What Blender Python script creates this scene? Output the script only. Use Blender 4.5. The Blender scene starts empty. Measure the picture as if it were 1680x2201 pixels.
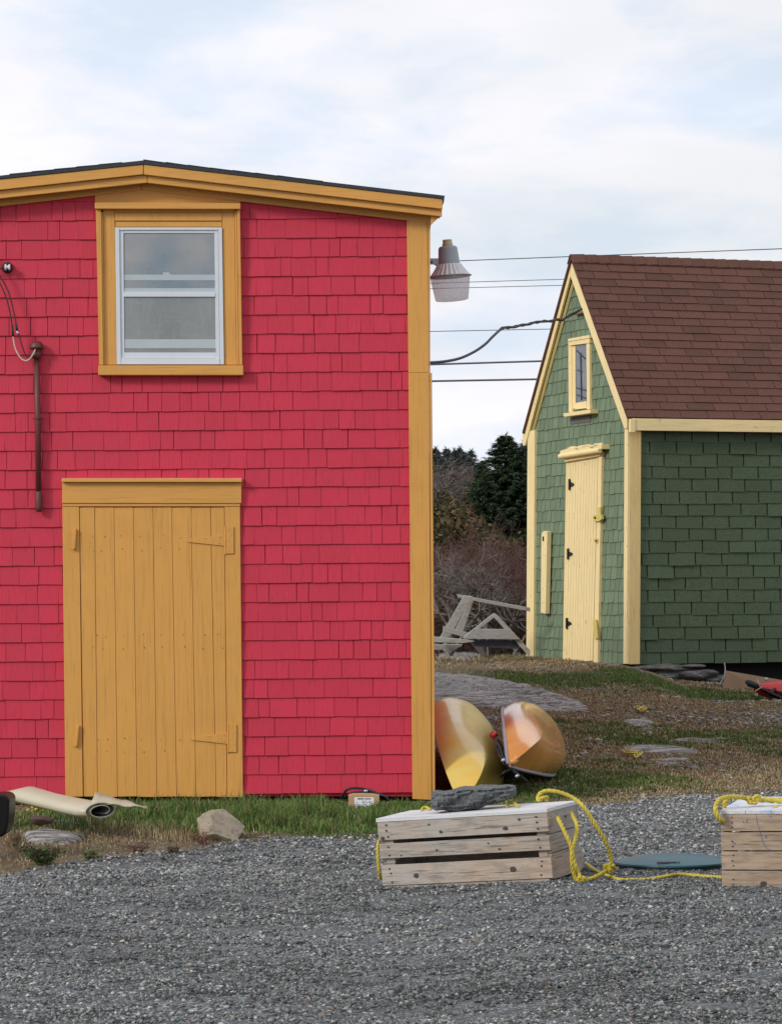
import bpy, math, random
import numpy as np
from mathutils import Matrix, Vector

random.seed(7); rng = np.random.default_rng(7)
SC = bpy.context.scene
COL = SC.collection
# ------------------------------------------------------------------ camera
F = 6500.0; CX = 840.0; HY = 1290.0; ROLL = 0.0085; CAMZ = 1.30      # measured in units of a 1680 wide picture
cam = bpy.data.cameras.new('camera'); camo = bpy.data.objects.new('camera', cam); COL.objects.link(camo)
cam.sensor_fit = 'HORIZONTAL'; cam.sensor_width = 36; cam.lens = F/1680*36
cam.shift_y = (HY-1100.5)/1680; cam.clip_end = 3000; cam.clip_start = 0.5
camo.matrix_world = Matrix.Translation((0, 0, CAMZ)) @ Matrix.Rotation(math.radians(90), 4, 'X') @ Matrix.Rotation(-ROLL, 4, 'Z')
SC.camera = camo
# ------------------------------------------------------------------ light
SUN = Vector((-0.74, -0.56, 0.50)).normalized()       # towards the sun
elev = math.asin(SUN.z); azim = math.atan2(SUN.x, SUN.y)
sl = bpy.data.lights.new('sun', 'SUN'); sl.energy = 1.9; sl.angle = math.radians(12); sl.color = (1.0, 0.955, 0.89)
so = bpy.data.objects.new('sun', sl); COL.objects.link(so); so.rotation_euler = (-SUN).to_track_quat('-Z', 'Y').to_euler()
so.location = (-20, -15, 20)
W = bpy.data.worlds.new('World'); SC.world = W; W.use_nodes = True
nt = W.node_tree; nt.nodes.clear()
def wn(t, **k):
    n = nt.nodes.new(t)
    for a, b in k.items(): setattr(n, a, b)
    return n
out = wn('ShaderNodeOutputWorld'); bg = wn('ShaderNodeBackground'); bg.inputs['Strength'].default_value = 0.1
sky = wn('ShaderNodeTexSky', sky_type='NISHITA', sun_disc=False); sky.sun_elevation = elev; sky.sun_rotation = azim
sky.air_density = 1.6; sky.dust_density = 1.5; sky.ozone_density = 1.2
tc = wn('ShaderNodeTexCoord')
mp = wn('ShaderNodeMapping'); mp.inputs['Scale'].default_value = (1, 1, 2.6); mp.inputs['Location'].default_value = (0.37, 0.1, 0.30)
nz = wn('ShaderNodeTexNoise'); nz.inputs['Scale'].default_value = 11; nz.inputs['Detail'].default_value = 8; nz.inputs['Roughness'].default_value = 0.56
nz.inputs['Distortion'].default_value = 0.25
nz2 = wn('ShaderNodeTexNoise'); nz2.inputs['Scale'].default_value = 5.0; nz2.inputs['Detail'].default_value = 5
mp2 = wn('ShaderNodeMapping'); mp2.inputs['Scale'].default_value = (1, 1, 3.2); mp2.inputs['Location'].default_value = (4.3, 2.1, 0.75)
r1 = wn('ShaderNodeValToRGB'); r1.color_ramp.elements[0].position = 0.38; r1.color_ramp.elements[1].position = 0.565
r1.color_ramp.elements[0].color = (7.7, 8.6, 10.1, 1); r1.color_ramp.elements[1].color = (10.0, 9.9, 10.5, 1)
r2 = wn('ShaderNodeValToRGB'); r2.color_ramp.elements[0].position = 0.33; r2.color_ramp.elements[1].position = 0.56
r2.color_ramp.elements[0].color = (.78, .78, .78, 1); r2.color_ramp.elements[1].color = (1, 1, 1, 1)
mx = wn('ShaderNodeMix', data_type='RGBA')
nt.links.new(tc.outputs['Generated'], mp.inputs[0]); nt.links.new(mp.outputs[0], nz.inputs['Vector'])
nt.links.new(tc.outputs['Generated'], mp2.inputs[0]); nt.links.new(mp2.outputs[0], nz2.inputs['Vector'])
nt.links.new(nz.outputs[0], r1.inputs[0]); nt.links.new(nz2.outputs[0], r2.inputs[0])
nt.links.new(r2.outputs[0], mx.inputs[0]); nt.links.new(sky.outputs[0], mx.inputs[6]); nt.links.new(r1.outputs[0], mx.inputs[7])
nt.links.new(mx.outputs[2], bg.inputs['Color']); nt.links.new(bg.outputs[0], out.inputs[0])
SC.view_settings.view_transform = 'Standard'; SC.view_settings.look = 'None'
SC.view_settings.exposure = 0.0; SC.view_settings.gamma = 1

# ------------------------------------------------------------------ measuring helpers
def ray(u, v):
    x = u-CX; z = HY-v; c, s = math.cos(ROLL), math.sin(ROLL)
    return Vector(((x*c+z*s)/F, 1.0, (-x*s+z*c)/F))
CAM = Vector((0, 0, CAMZ))
def pt(u, v, Y): return CAM + ray(u, v)*Y
def sst(x, a, b):
    t = np.clip((x-a)/(b-a), 0, 1); return t*t*(3-2*t)
def wob(x, y, k):
    return (np.sin(x*1.7*k+1.3)*np.cos(y*1.3*k+.7)+.6*np.sin(x*3.1*k+y*2.3*k+2.)+.4*np.sin(x*5.3*k-y*4.7*k+.5)+.3*np.cos(x*9.7*k+y*8.1*k))/2.3
def H(x, y):
    x = np.asarray(x, float); y = np.asarray(y, float)
    near = -.105+.075*sst(x, -.15, .8)
    wall = -.035+0*x
    z = near+(wall-near)*sst(y, 15.8, 18.3)
    z = z+np.clip(.063*(y-20.2), 0, .063*10.7)
    z = z-np.interp(x, [2.35, 2.66, 2.9, 3.4, 3.9], [0, .10, .20, .24, .25])*sst(y, 26.5, 28.6)
    z = z+sst(y, 42, 60)*.9+sst(y, 58, 120)*3.2+sst(y, 150, 500)*6
    z = z+.018*wob(x, y, 1.1)*sst(y, 20.5, 23)+.006*wob(x, y, 3.0)+(1-sst(y, 17.5, 19))*(.009*wob(x*.8, y*2.4, 1.5)+.005*wob(x*2, y*3, 3.1))
    z = z-.055*np.exp(-(((x-1.6)/1.0)**2+((y-30.6)/1.6)**2))
    return z
def ghit(u, v):
    d = ray(u, v); Y = 6.0
    while Y < 400:
        p = CAM+d*Y
        if p.z <= float(H(p.x, p.y)): return p
        Y += .02 if Y < 60 else .5
    return CAM+d*Y
# ------------------------------------------------------------------ mesh helpers
class MB:
    def __init__(s): s.v = []; s.f = []; s.m = []; s.t = []
    def add(s, vs, fs, mat=0, tint=0.5):
        b = len(s.v); s.v += [tuple(p) for p in vs]
        for f in fs: s.f.append(tuple(i+b for i in f)); s.m.append(mat); s.t.append(tint)
        return s
    def box(s, x0, x1, y0, y1, z0, z1, mat=0, tint=.5, fn=None):
        P = [(x0, y0, z0), (x1, y0, z0), (x1, y1, z0), (x0, y1, z0), (x0, y0, z1), (x1, y0, z1), (x1, y1, z1), (x0, y1, z1)]
        if fn: P = [fn(*p) for p in P]
        return s.hexa(P, mat, tint)
    def hexa(s, P, mat=0, tint=.5):
        return s.add(P, [(0, 3, 2, 1), (4, 5, 6, 7), (0, 1, 5, 4), (1, 2, 6, 5), (2, 3, 7, 6), (3, 0, 4, 7)], mat, tint)
    def prism(s, poly, ext, mat=0, tint=.5):
        n = len(poly); e = Vector(ext); a = [Vector(p) for p in poly]
        s.add(a+[p+e for p in a], [tuple(range(n)), tuple(range(2*n-1, n-1, -1))]+[(i, i+n, (i+1) % n+n, (i+1) % n) for i in range(n)], mat, tint)
        return s
    def tube(s, pts, r, n=8, mat=0, tint=.5, caps=True):
        pts = [Vector(p) for p in pts]; N = len(pts)
        if not hasattr(r, '__len__'): r = [r]*N
        prev = None; vs = []; fs = []
        for i, p in enumerate(pts):
            d = (pts[min(i+1, N-1)]-pts[max(i-1, 0)]); d = d.normalized() if d.length > 1e-9 else Vector((0, 0, 1))
            if prev is None:
                u = d.cross(Vector((0, 0, 1)))
                if u.length < .05: u = d.cross(Vector((1, 0, 0)))
            else: u = prev-d*prev.dot(d)
            u.normalize(); prev = u; w = d.cross(u)
            for k in range(n):
                a = 2*math.pi*k/n; vs.append(p+(u*math.cos(a)+w*math.sin(a))*r[i])
        for i in range(N-1):
            for k in range(n):
                fs.append((i*n+k, i*n+(k+1) % n, (i+1)*n+(k+1) % n, (i+1)*n+k))
        if caps: fs += [tuple(range(n-1, -1, -1)), tuple(range((N-1)*n, N*n))]
        return s.add(vs, fs, mat, tint)
    def lathe(s, prof, n=24, M=None, mat=0, tint=.5, rf=None):
        vs = []; fs = []
        for j, (r, z) in enumerate(prof):
            for k in range(n):
                a = 2*math.pi*k/n; rr = r*(rf(k, j) if rf else 1)
                p = Vector((rr*math.cos(a), rr*math.sin(a), z)); vs.append(M @ p if M else p)
        for j in range(len(prof)-1):
            for k in range(n): fs.append((j*n+k, j*n+(k+1) % n, (j+1)*n+(k+1) % n, (j+1)*n+k))
        fs += [tuple(range(n-1, -1, -1)), tuple(range((len(prof)-1)*n, len(prof)*n))]
        return s.add(vs, fs, mat, tint)
ROOTM = {}
def setprops(o, label=None, cat=None, group=None, kind=None):
    if label: o['label'] = label
    if cat: o['category'] = cat
    if group: o['group'] = group
    if kind: o['kind'] = kind
    return o
def thing(name, label, cat, loc=(0, 0, 0), R=None, group=None):
    o = bpy.data.objects.new(name, None); COL.objects.link(o); o.empty_display_size = .2
    M = Matrix.Translation(loc) @ (R.to_4x4() if R else Matrix.Identity(4))
    o.location = loc
    if R: o.rotation_euler = R.to_euler()
    ROOTM[o] = M.inverted()
    return setprops(o, label, cat, group)
def obj(name, mb, mats, parent=None, local=False, smooth=False, bevel=0, label=None, cat=None, group=None, kind=None, subsurf=0, origin=None):
    me = bpy.data.meshes.new(name)
    V = np.array(mb.v, float)
    if parent is not None:
        inv = ROOTM[parent]
        if not local:
            A = np.array(inv); V = V @ A[:3, :3].T + A[:3, 3]
        loc = None
    else:
        if kind == 'structure' or local: loc = np.zeros(3)
        else:
            mn, mxx = V.min(0), V.max(0); loc = np.array([(mn[0]+mxx[0])/2, (mn[1]+mxx[1])/2, mn[2]]) if origin is None else np.array(origin)
        V = V-loc
    me.from_pydata([tuple(p) for p in V], [], mb.f)
    if not isinstance(mats, (list, tuple)): mats = [mats]
    for m in mats: me.materials.append(m)
    me.polygons.foreach_set('material_index', mb.m)
    at = me.attributes.new('tint', 'FLOAT', 'FACE'); at.data.foreach_set('value', mb.t)
    if smooth: me.polygons.foreach_set('use_smooth', [True]*len(mb.f))
    me.update()
    o = bpy.data.objects.new(name, me); COL.objects.link(o)
    if parent is not None:
        o.parent = parent; ROOTM[o] = ROOTM[parent]
    else: o.location = loc
    if bevel:
        b = o.modifiers.new('bevel', 'BEVEL'); b.width = bevel; b.segments = 2; b.limit_method = 'ANGLE'; b.angle_limit = math.radians(40)
    if subsurf:
        b = o.modifiers.new('sub', 'SUBSURF'); b.levels = subsurf; b.render_levels = subsurf
    return setprops(o, label, cat, group, kind)
def npmesh(name, V, Fv, nper, mats, tint=None, parent=None, colors=None, midx=None, loc=None, **kw):
    """V (n,3), Fv (m,nper) numpy"""
    me = bpy.data.meshes.new(name); n = len(V); m = len(Fv)
    if parent is not None:
        A = np.array(ROOTM[parent]); V = V @ A[:3, :3].T + A[:3, 3]
    elif loc is not None: V = V-np.array(loc)
    me.vertices.add(n); me.vertices.foreach_set('co', np.ascontiguousarray(V, dtype=np.float32).ravel())
    me.loops.add(m*nper); me.loops.foreach_set('vertex_index', np.ascontiguousarray(Fv, dtype=np.int32).ravel())
    me.polygons.add(m); me.polygons.foreach_set('loop_start', np.arange(0, m*nper, nper, dtype=np.int32))
    try: me.polygons.foreach_set('loop_total', np.full(m, nper, dtype=np.int32))
    except Exception: pass
    if not isinstance(mats, (list, tuple)): mats = [mats]
    for q in mats: me.materials.append(q)
    if midx is not None: me.polygons.foreach_set('material_index', midx.astype(np.int32))
    me.update(calc_edges=True)
    if tint is not None:
        at = me.attributes.new('tint', 'FLOAT', 'FACE'); at.data.foreach_set('value', np.ascontiguousarray(tint, dtype=np.float32))
    if colors is not None:
        at = me.attributes.new('hue', 'FLOAT_COLOR', 'POINT'); c = np.ones((n, 4), np.float32); c[:, :3] = colors; at.data.foreach_set('color', c.ravel())
    me.validate()
    o = bpy.data.objects.new(name, me); COL.objects.link(o)
    if parent is not None: o.parent = parent; ROOTM[o] = ROOTM[parent]
    elif loc is not None: o.location = loc
    return setprops(o, **kw)
# ------------------------------------------------------------------ materials
def S(r, g, b):
    f = lambda c: ((c/255+.055)/1.055)**2.4 if c/255 > .04045 else c/255/12.92
    return (f(r), f(g), f(b))
def mul(c, k): return tuple(min(1, x*k) for x in c)
class NT:
    def __init__(s, name):
        s.m = bpy.data.materials.new(name); s.m.use_nodes = True; s.t = s.m.node_tree; s.t.nodes.clear()
        s.o = s.n('ShaderNodeOutputMaterial'); s.p = s.n('ShaderNodeBsdfPrincipled'); s.l(s.p.outputs[0], s.o.inputs[0])
        s.tc = s.n('ShaderNodeTexCoord').outputs['Object']
    def n(s, t, **k):
        q = s.t.nodes.new(t)
        for a, b in k.items(): setattr(q, a, b)
        return q
    def l(s, a, b): s.t.links.new(a, b)
    def noise(s, scale, detail=4, rough=.55, vec=None, mscale=None, dist=0):
        q = s.n('ShaderNodeTexNoise'); q.inputs['Scale'].default_value = scale; q.inputs['Detail'].default_value = detail
        q.inputs['Roughness'].default_value = rough; q.inputs['Distortion'].default_value = dist
        v = vec or s.tc
        if mscale:
            mp = s.n('ShaderNodeMapping'); mp.inputs['Scale'].default_value = mscale; s.l(v, mp.inputs[0]); v = mp.outputs[0]
        s.l(v, q.inputs['Vector']); return q.outputs[0]
    def voro(s, scale, feature='F1', out='Distance', mscale=None):
        q = s.n('ShaderNodeTexVoronoi', feature=feature); q.inputs['Scale'].default_value = scale
        v = s.tc
        if mscale:
            mp = s.n('ShaderNodeMapping'); mp.inputs['Scale'].default_value = mscale; s.l(v, mp.inputs[0]); v = mp.outputs[0]
        s.l(v, q.inputs['Vector']); return q.outputs[out]
    def ramp(s, x, *stops):
        q = s.n('ShaderNodeValToRGB'); e = q.color_ramp.elements
        while len(e) < len(stops): e.new(.5)
        for i, (p, c) in enumerate(stops):
            e[i].position = p; e[i].color = (c, c, c, 1) if not hasattr(c, '__len__') else (*c[:3], 1)
        s.l(x, q.inputs[0]); return q.outputs[0]
    def mix(s, f, a, b, blend='MIX'):
        q = s.n('ShaderNodeMix', data_type='RGBA', blend_type=blend)
        for i, x in ((0, f), (6, a), (7, b)):
            if hasattr(x, 'is_linked'): s.l(x, q.inputs[i])
            elif i == 0: q.inputs[0].default_value = x
            else: q.inputs[i].default_value = (x, x, x, 1) if not hasattr(x, '__len__') else (*x[:3], 1)
        return q.outputs[2]
    def attr(s, name, out='Fac'):
        q = s.n('ShaderNodeAttribute', attribute_name=name); return q.outputs[out]
    def bump(s, h, strength=.3, dist=.01):
        q = s.n('ShaderNodeBump'); q.inputs['Strength'].default_value = strength; q.inputs['Distance'].default_value = dist
        s.l(h, q.inputs['Height']); s.l(q.outputs[0], s.p.inputs['Normal']); return q
    def fin(s, col, rough=.7, metal=0, spec=.5):
        if hasattr(col, 'is_linked'): s.l(col, s.p.inputs['Base Color'])
        else: s.p.inputs['Base Color'].default_value = (*col[:3], 1)
        if hasattr(rough, 'is_linked'): s.l(rough, s.p.inputs['Roughness'])
        else: s.p.inputs['Roughness'].default_value = rough
        s.p.inputs['Metallic'].default_value = metal; s.p.inputs['Specular IOR Level'].default_value = spec
        return s.m
def simple(name, c, rough=.6, var=.12, scale=8, metal=0, bump=0, bscale=40, spec=.5):
    N = NT(name); f = N.noise(scale, 5); col = N.mix(f, mul(c, 1-var), mul(c, 1+var))
    if bump: N.bump(N.noise(bscale, 4), bump, .005)
    return N.fin(col, rough, metal, spec)
def painted(name, c, grain=(30, 30, 1.2), tintvar=.14, dirt=None, chips=None, rough=.6, gb=.35, flecks=None, gs=1.0):
    """painted timber: base colour, per board tint, brushed grain, wear"""
    N = NT(name); t = N.attr('tint')
    a = N.noise(3.0, 5); g = N.noise(gs*3, 5, .6, mscale=grain, dist=.4)
    col = N.mix(a, mul(c, .90), mul(c, 1.08))
    col = N.mix(N.ramp(t, (0, 0), (1, 1)), N.mix(tintvar*2, col, mul(c, 1-tintvar*2.2)), N.mix(tintvar, col, mul(c, 1.25)))
    col = N.mix(N.ramp(g, (.32, .5), (.47, 0)), col, mul(c, .58))
    if dirt: col = N.mix(N.ramp(N.noise(1.3, 6, .7), (.52, 0), (.75, .55)), col, dirt)
    if chips: col = N.mix(N.ramp(N.noise(13, 8, .8), (.60, 0), (.64, 1)), col, chips)
    if flecks: col = N.mix(N.ramp(N.noise(24, 6, .8), (.70, 0), (.73, .9)), col, flecks)
    N.bump(g, gb, .004)
    return N.fin(col, rough)
RED = (.56, .020, .052); OCH = (.66, .325, .066); CREAM = (.86, .69, .34)
M_red = painted('red_paint', RED, (38, 38, 1.0), .13, flecks=(.6, .5, .5), rough=.62, gb=.45)
M_redside = simple('red_side', RED, .7)
M_och = painted('ochre_paint_upright', OCH, (34, 34, 1.0), .07, dirt=mul(OCH, .74), rough=.5)
M_ochh = painted('ochre_paint_level', OCH, (1.0, 34, 34), .07, dirt=mul(OCH, .80), rough=.5)
M_white = simple('white_frame', (.62, .66, .70), .35, .06)
M_sash = simple('sash_pane_haze_tint', (.42, .49, .51), .3, .12)  # sash colour tinted to match the pane's painted haze
M_roofdark = simple('grey_roll_roofing', (.035, .04, .045), .85, .3, 30, bump=.5)
M_cream = painted('cream_paint_upright', CREAM, (26, 26, 1.0), .05, chips=mul(CREAM, .55), rough=.55)
M_creamh = painted('cream_paint_level', CREAM, (1.0, 26, 26), .05, chips=mul(CREAM, .6), rough=.55)
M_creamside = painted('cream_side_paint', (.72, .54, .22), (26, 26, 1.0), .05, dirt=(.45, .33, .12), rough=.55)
M_black = simple('black_plastic', (.004, .004, .0045), .4, .2, spec=.25)
M_blackm = simple('black_rubber', (.015, .015, .016), .6, .2)
M_pipe = painted('brown_painted_pipe', (.125, .028, .022), (20, 20, 2), .05, chips=(.10, .03, .03), rough=.5)
M_dark = simple('dark_inside', (.008, .007, .006), .9)
M_metal = simple('grey_metal', (.42, .45, .48), .38, .2, 15, metal=.6)
def greenm():
    N = NT('green_shake_paint'); t = N.attr('tint'); c = (.165, .230, .135)
    a = N.noise(6, 5); col = N.mix(a, mul(c, .82), mul(c, 1.15)); col = N.mix(t, mul(c, .78), col)
    col = N.mix(N.ramp(N.noise(50, 4, .7), (.66, 0), (.72, .7)), col, (.30, .36, .27))
    col = N.mix(N.ramp(N.noise(5, 8, .8), (.66, 0), (.70, .7)), col, (.04, .05, .04))
    N.bump(N.noise(6, 4, mscale=(14, 14, 1)), .4, .004); return N.fin(col, .75)
def asph(name, c, speck, lo=.55):
    N = NT(name); t = N.attr('tint')
    a = N.noise(4, 5); col = N.mix(a, mul(c, .85), mul(c, 1.15))
    col = N.mix(N.ramp(t, (0, lo*.5), (1, 0)), col, mul(c, .45))
    g = N.noise(130, 3, .7); col = N.mix(N.ramp(g, (.40, .75), (.52, 0)), col, mul(c, .25))
    col = N.mix(N.ramp(N.noise(170, 2, .7), (.60, 0), (.68, .6)), col, speck)
    N.bump(g, .7, .004); return N.fin(col, .9)
M_green = greenm()
M_greenasph = asph('green_asphalt', (.086, .130, .070), (.16, .21, .13))
M_brownasph = asph('brown_asphalt', (.135, .055, .036), (.23, .11, .075), lo=1.0)
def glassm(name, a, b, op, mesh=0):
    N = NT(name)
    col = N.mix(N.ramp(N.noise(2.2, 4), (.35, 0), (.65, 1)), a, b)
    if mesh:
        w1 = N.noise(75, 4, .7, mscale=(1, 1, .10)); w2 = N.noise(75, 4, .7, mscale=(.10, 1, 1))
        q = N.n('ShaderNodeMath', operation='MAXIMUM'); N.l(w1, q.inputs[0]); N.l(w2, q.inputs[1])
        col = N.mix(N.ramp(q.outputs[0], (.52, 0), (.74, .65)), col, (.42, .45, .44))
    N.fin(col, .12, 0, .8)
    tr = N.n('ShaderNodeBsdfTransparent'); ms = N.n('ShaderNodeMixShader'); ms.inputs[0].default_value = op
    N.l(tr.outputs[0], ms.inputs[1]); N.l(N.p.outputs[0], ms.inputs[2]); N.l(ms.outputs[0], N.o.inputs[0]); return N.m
M_pane = glassm('pane_painted_reflection', (.30, .39, .46), (.55, .55, .54), .48)  # grey-blue sky reflection with cloudy mottling painted into the base colour
M_screen = glassm('window_screen', (.26, .28, .275), (.34, .36, .35), .70, 1)
M_paneold = glassm('old_pane', (.10, .115, .14), (.19, .21, .24), .85)
def weathered(name, c, grain, dark=.45, stain=None, warm=(.44, .34, .25), blot=0):
    N = NT(name); t = N.attr('tint')
    g = N.noise(3, 8, .65, mscale=grain, dist=.6); a = N.noise(3.5, 5)
    col = N.mix(N.ramp(a, (.35, 0), (.66, 1)), c, warm)
    col = N.mix(N.ramp(g, (.28, .75), (.50, 0)), col, mul(c, dark))
    col = N.mix(N.ramp(g, (.55, 0), (.75, .5)), col, mul(c, 1.35))
    col = N.mix(N.ramp(t, (0, .35), (1, 0)), col, mul(c, .55))
    if blot:
        col = N.mix(N.ramp(N.noise(9, 6, .7, mscale=(1, 1, 2.5)), (.50, 0), (.66, .55)), col, mul(c, .50)); col = N.mix(N.ramp(N.noise(30, 5, .7, mscale=(.12, .12, 3)), (.56, 0), (.62, .75)), col, mul(c, .30))
    if stain: col = N.mix(N.ramp(N.noise(7, 5, .7), (.55, 0), (.66, .8)), col, stain)
    N.bump(g, .55, .006); return N.fin(col, .85, 0, .25)
M_wood = weathered('weathered_crate_wood', (.43, .40, .36), (1.4, 1.4, 20), warm=(.47, .355, .26), dark=.38, blot=1)
M_woodlid = weathered('pale_lid_wood', (.66, .66, .67), (1.2, 22, 22), warm=(.60, .58, .56), dark=.6)
M_woodlid2 = weathered('blue_stained_lid_wood', (.66, .67, .70), (22, 1.2, 22), warm=(.6, .6, .6), stain=(.20, .42, .62), dark=.6)
M_woodtan = weathered('tan_crate_wood', (.46, .35, .25), (1.4, 1.4, 18), warm=(.36, .26, .18), dark=.42, blot=1)
M_knot = simple('knot_and_nail', (.055, .045, .04), .7)
M_plank = weathered('grey_old_plank', (.36, .37, .35), (5, 5, 14), warm=(.34, .28, .23), dark=.3)
def rockm(name, a, b, scale=6, ms=(1, 1, 3), bs=.8, lichen=None, ct=.2):
    N = NT(name); n = N.noise(scale, 9, .7, mscale=ms); n2 = N.noise(scale*5, 6, .7, mscale=ms)
    col = N.mix(N.ramp(n, (.5-ct, 0), (.5+ct, 1)), a, b); col = N.mix(N.ramp(n2, (.35, .6), (.5, 0)), col, mul(a, .45))
    if lichen: col = N.mix(N.ramp(N.noise(scale*1.4, 6, .8), (.60, 0), (.66, .8)), col, lichen)
    N.bump(n2, bs, .01); return N.fin(col, .9, 0, .2)
M_slate = rockm('dark_slate', (.10, .108, .11), (.24, .25, .245), 9, (1, 3, 9), 1.0)
M_boulder = rockm('tan_boulder_stone', (.26, .215, .15), (.42, .36, .27), 5, (1, 1, 1), .7)
M_bedrock = rockm('grey_bedrock', (.085, .08, .072), (.50, .47, .435), 4.0, (1.0, 7, 7), 1.0, ct=.09)
M_found = rockm('foundation_stone', (.075, .072, .065), (.24, .235, .22), 6, (1, 1, 3), 1.0, lichen=(.30, .28, .16))
M_lino = simple('cream_vinyl', (.50, .455, .33), .38, .12, 5)
M_linoback = simple('grey_vinyl_back', (.10, .11, .12), .6)
M_card = simple('cardboard', (.45, .29, .15), .85, .1)
M_label = simple('white_label', (.75, .78, .80), .6, .03)
M_ink = simple('label_ink', (.03, .03, .03), .7)
M_lid = simple('teal_plastic', (.012, .078, .098), .42, .3, 9, bump=.1)
M_liddark = simple('dark_teal_rim', (.008, .03, .035), .6, .3, 9)
def ropem(name, c):
    N = NT(name); col = N.mix(N.noise(30, 5), mul(c, .6), mul(c, 1.25)); col = N.mix(N.ramp(N.noise(6, 4), (.55, 0), (.7, .5)), col, mul(c, .5))
    N.bump(N.noise(400, 2), .4, .002); return N.fin(col, .6)
M_rope = ropem('yellow_rope_fibre', (.58, .46, .045))
def kayakm(name, c, c2, rough):
    N = NT(name); a = N.noise(2.5, 4); col = N.mix(N.ramp(a, (.35, 0), (.65, 1)), c, c2)
    sc = N.noise(12, 6, .7, mscale=(.4, 3, 3)); col = N.mix(N.ramp(sc, (.60, 0), (.70, .35)), col, mul(c, .6))
    N.fin(col, N.ramp(sc, (.3, rough), (.7, rough+.14)), 0, .5); N.p.inputs['Coat Weight'].default_value = .35; N.p.inputs['Coat Roughness'].default_value = .12
    return N.m
M_ky = kayakm('yellow_kayak_plastic', (.66, .42, .055), (.64, .50, .15), .36)
M_ko = kayakm('orange_kayak_plastic', (.60, .225, .045), (.66, .33, .09), .12)
M_kr = kayakm('red_kayak_plastic', (.60, .010, .018), (.50, .012, .015), .3)
M_seam = simple('grey_seam_strip', (.22, .23, .27), .4)
M_brass = simple('worn_yellow_lock', (.62, .50, .12), .5)
M_ply = simple('brown_board', (.22, .135, .075), .8, .2, 6)
def groundm():
    N = NT('dry_turf_soil'); c = N.attr('hue', 'Color'); n = N.noise(14, 8, .75)
    n2 = N.noise(90, 4, .8)
    col = N.mix(N.ramp(n, (.35, .35), (.55, 0)), c, (.05, .038, .026))
    col = N.mix(N.ramp(n2, (.55, 0), (.75, .5)), col, (.22, .17, .10))
    N.bump(n2, .9, .02); return N.fin(col, .95, 0, .1)
M_ground = groundm()
def gravelm():
    N = NT('grey_crushed_gravel'); v = N.voro(95, out='Color', mscale=(1, .8, 1)); d = N.voro(95, mscale=(1, .8, 1))
    q = N.n('ShaderNodeSeparateColor'); N.l(v, q.inputs[0])
    col = N.ramp(q.outputs[0], (0, (.05, .054, .055)), (.55, (.13, .14, .143)), (.85, (.22, .23, .23)), (1, (.46, .44, .40)))
    col = N.mix(N.ramp(N.noise(1.2, 5, .6), (.35, 0), (.65, .5)), col, (.085, .088, .09))
    N.bump(d, .9, .012); return N.fin(col, .85, 0, .3)
M_gravel = gravelm()
def huem(name, rough=.8, tr=0, spec=.3):
    N = NT(name); c = N.attr('hue', 'Color'); N.fin(c, rough, 0, spec); return N.m
M_stone = huem('gravel_chip_stone', .75); M_blade = huem('grass_blade', .75, spec=.2); M_leaf = huem('leafage', .8, spec=.15)
M_bark = simple('grey_bark', (.11, .095, .085), .9, .35, 20, bump=.6)
M_twig = simple('brown_twigs', (.12, .062, .05), .9, .4, 6)
M_twigg = simple('pale_grey_twigs', (.16, .138, .12), .9, .35, 6)
M_clearplastic = None
def lensm():
    N = NT('ribbed_lamp_lens'); N.fin((.80, .78, .79), .35, 0, .5)
    tr = N.n('ShaderNodeBsdfTransparent'); tl = N.n('ShaderNodeBsdfTranslucent'); tl.inputs[0].default_value = (.66, .62, .64, 1)
    ms = N.n('ShaderNodeMixShader'); ms.inputs[0].default_value = .5; m2 = N.n('ShaderNodeMixShader'); m2.inputs[0].default_value = .52
    N.l(tl.outputs[0], ms.inputs[1]); N.l(N.p.outputs[0], ms.inputs[2]); N.l(tr.outputs[0], m2.inputs[1]); N.l(ms.outputs[0], m2.inputs[2]); N.l(m2.outputs[0], N.o.inputs[0]); return N.m
M_lens = lensm()

# ================================================================== TERRAIN
def turf_color(x, y):
    """1 = green, 0 = dry brown; also bare amount"""
    g = .32+.36*wob(x, y, .9)+.38*wob(x+3, y*1.7, 2.3)+.30*wob(x*1.3+1, y*2.1, 6.1)+.30*wob(x*2.1+y*.5, y*.35, 1.3)
    def blob(cx, cy, rx, ry, a): return a*np.exp(-(((x-cx)/rx)**2+((y-cy)/ry)**2))
    g = g+blob(-.8, 18.8, 1.6, 1.1, 1.0)+blob(-.3, 18, .9, .9, .6)-blob(-1.7, 16.3, .9, 1.2, 1.4)
    g = g+blob(1.5, 29.6, 1.0, .8, .45)+blob(3.0, 29.2, 1.3, .8, .6)+blob(4.2, 28.4, 1.2, .6, .6)+blob(1.2, 21.0, .6, .7, .7)+blob(2.0, 23.6, .9, .5, .25)+blob(3.3, 22.8, .9, .5, .25)
    g = g-blob(2.3, 26.0, 2.2, 1.0, .5)-blob(1.8, 22.6, 1.2, .6, .45)-blob(3.8, 21.3, 1.5, .45, .35)-blob(4.2, 26.9, 2, .6, .6)-blob(1.0, 31.5, 1.2, 1.0, .6)
    return np.clip(g, 0, 1)
xs = np.concatenate([[-700, -300, -120, -60, -30, -18, -12], np.arange(-9, 9.01, .1), [12, 18, 30, 60, 120, 300, 700]])
ys = np.concatenate([[-300, -100, -30, -10, 0, 6], np.arange(8, 36, .1), np.arange(36, 60, 1), np.arange(60, 130, 5), [150, 200, 300, 500, 900, 1800]])
GX, GY = np.meshgrid(xs, ys); GZ = H(GX, GY)
GZ = GZ-.02*(GY < 12)
V = np.stack([GX.ravel(), GY.ravel(), GZ.ravel()], 1); nx = len(xs); ny = len(ys)
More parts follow.
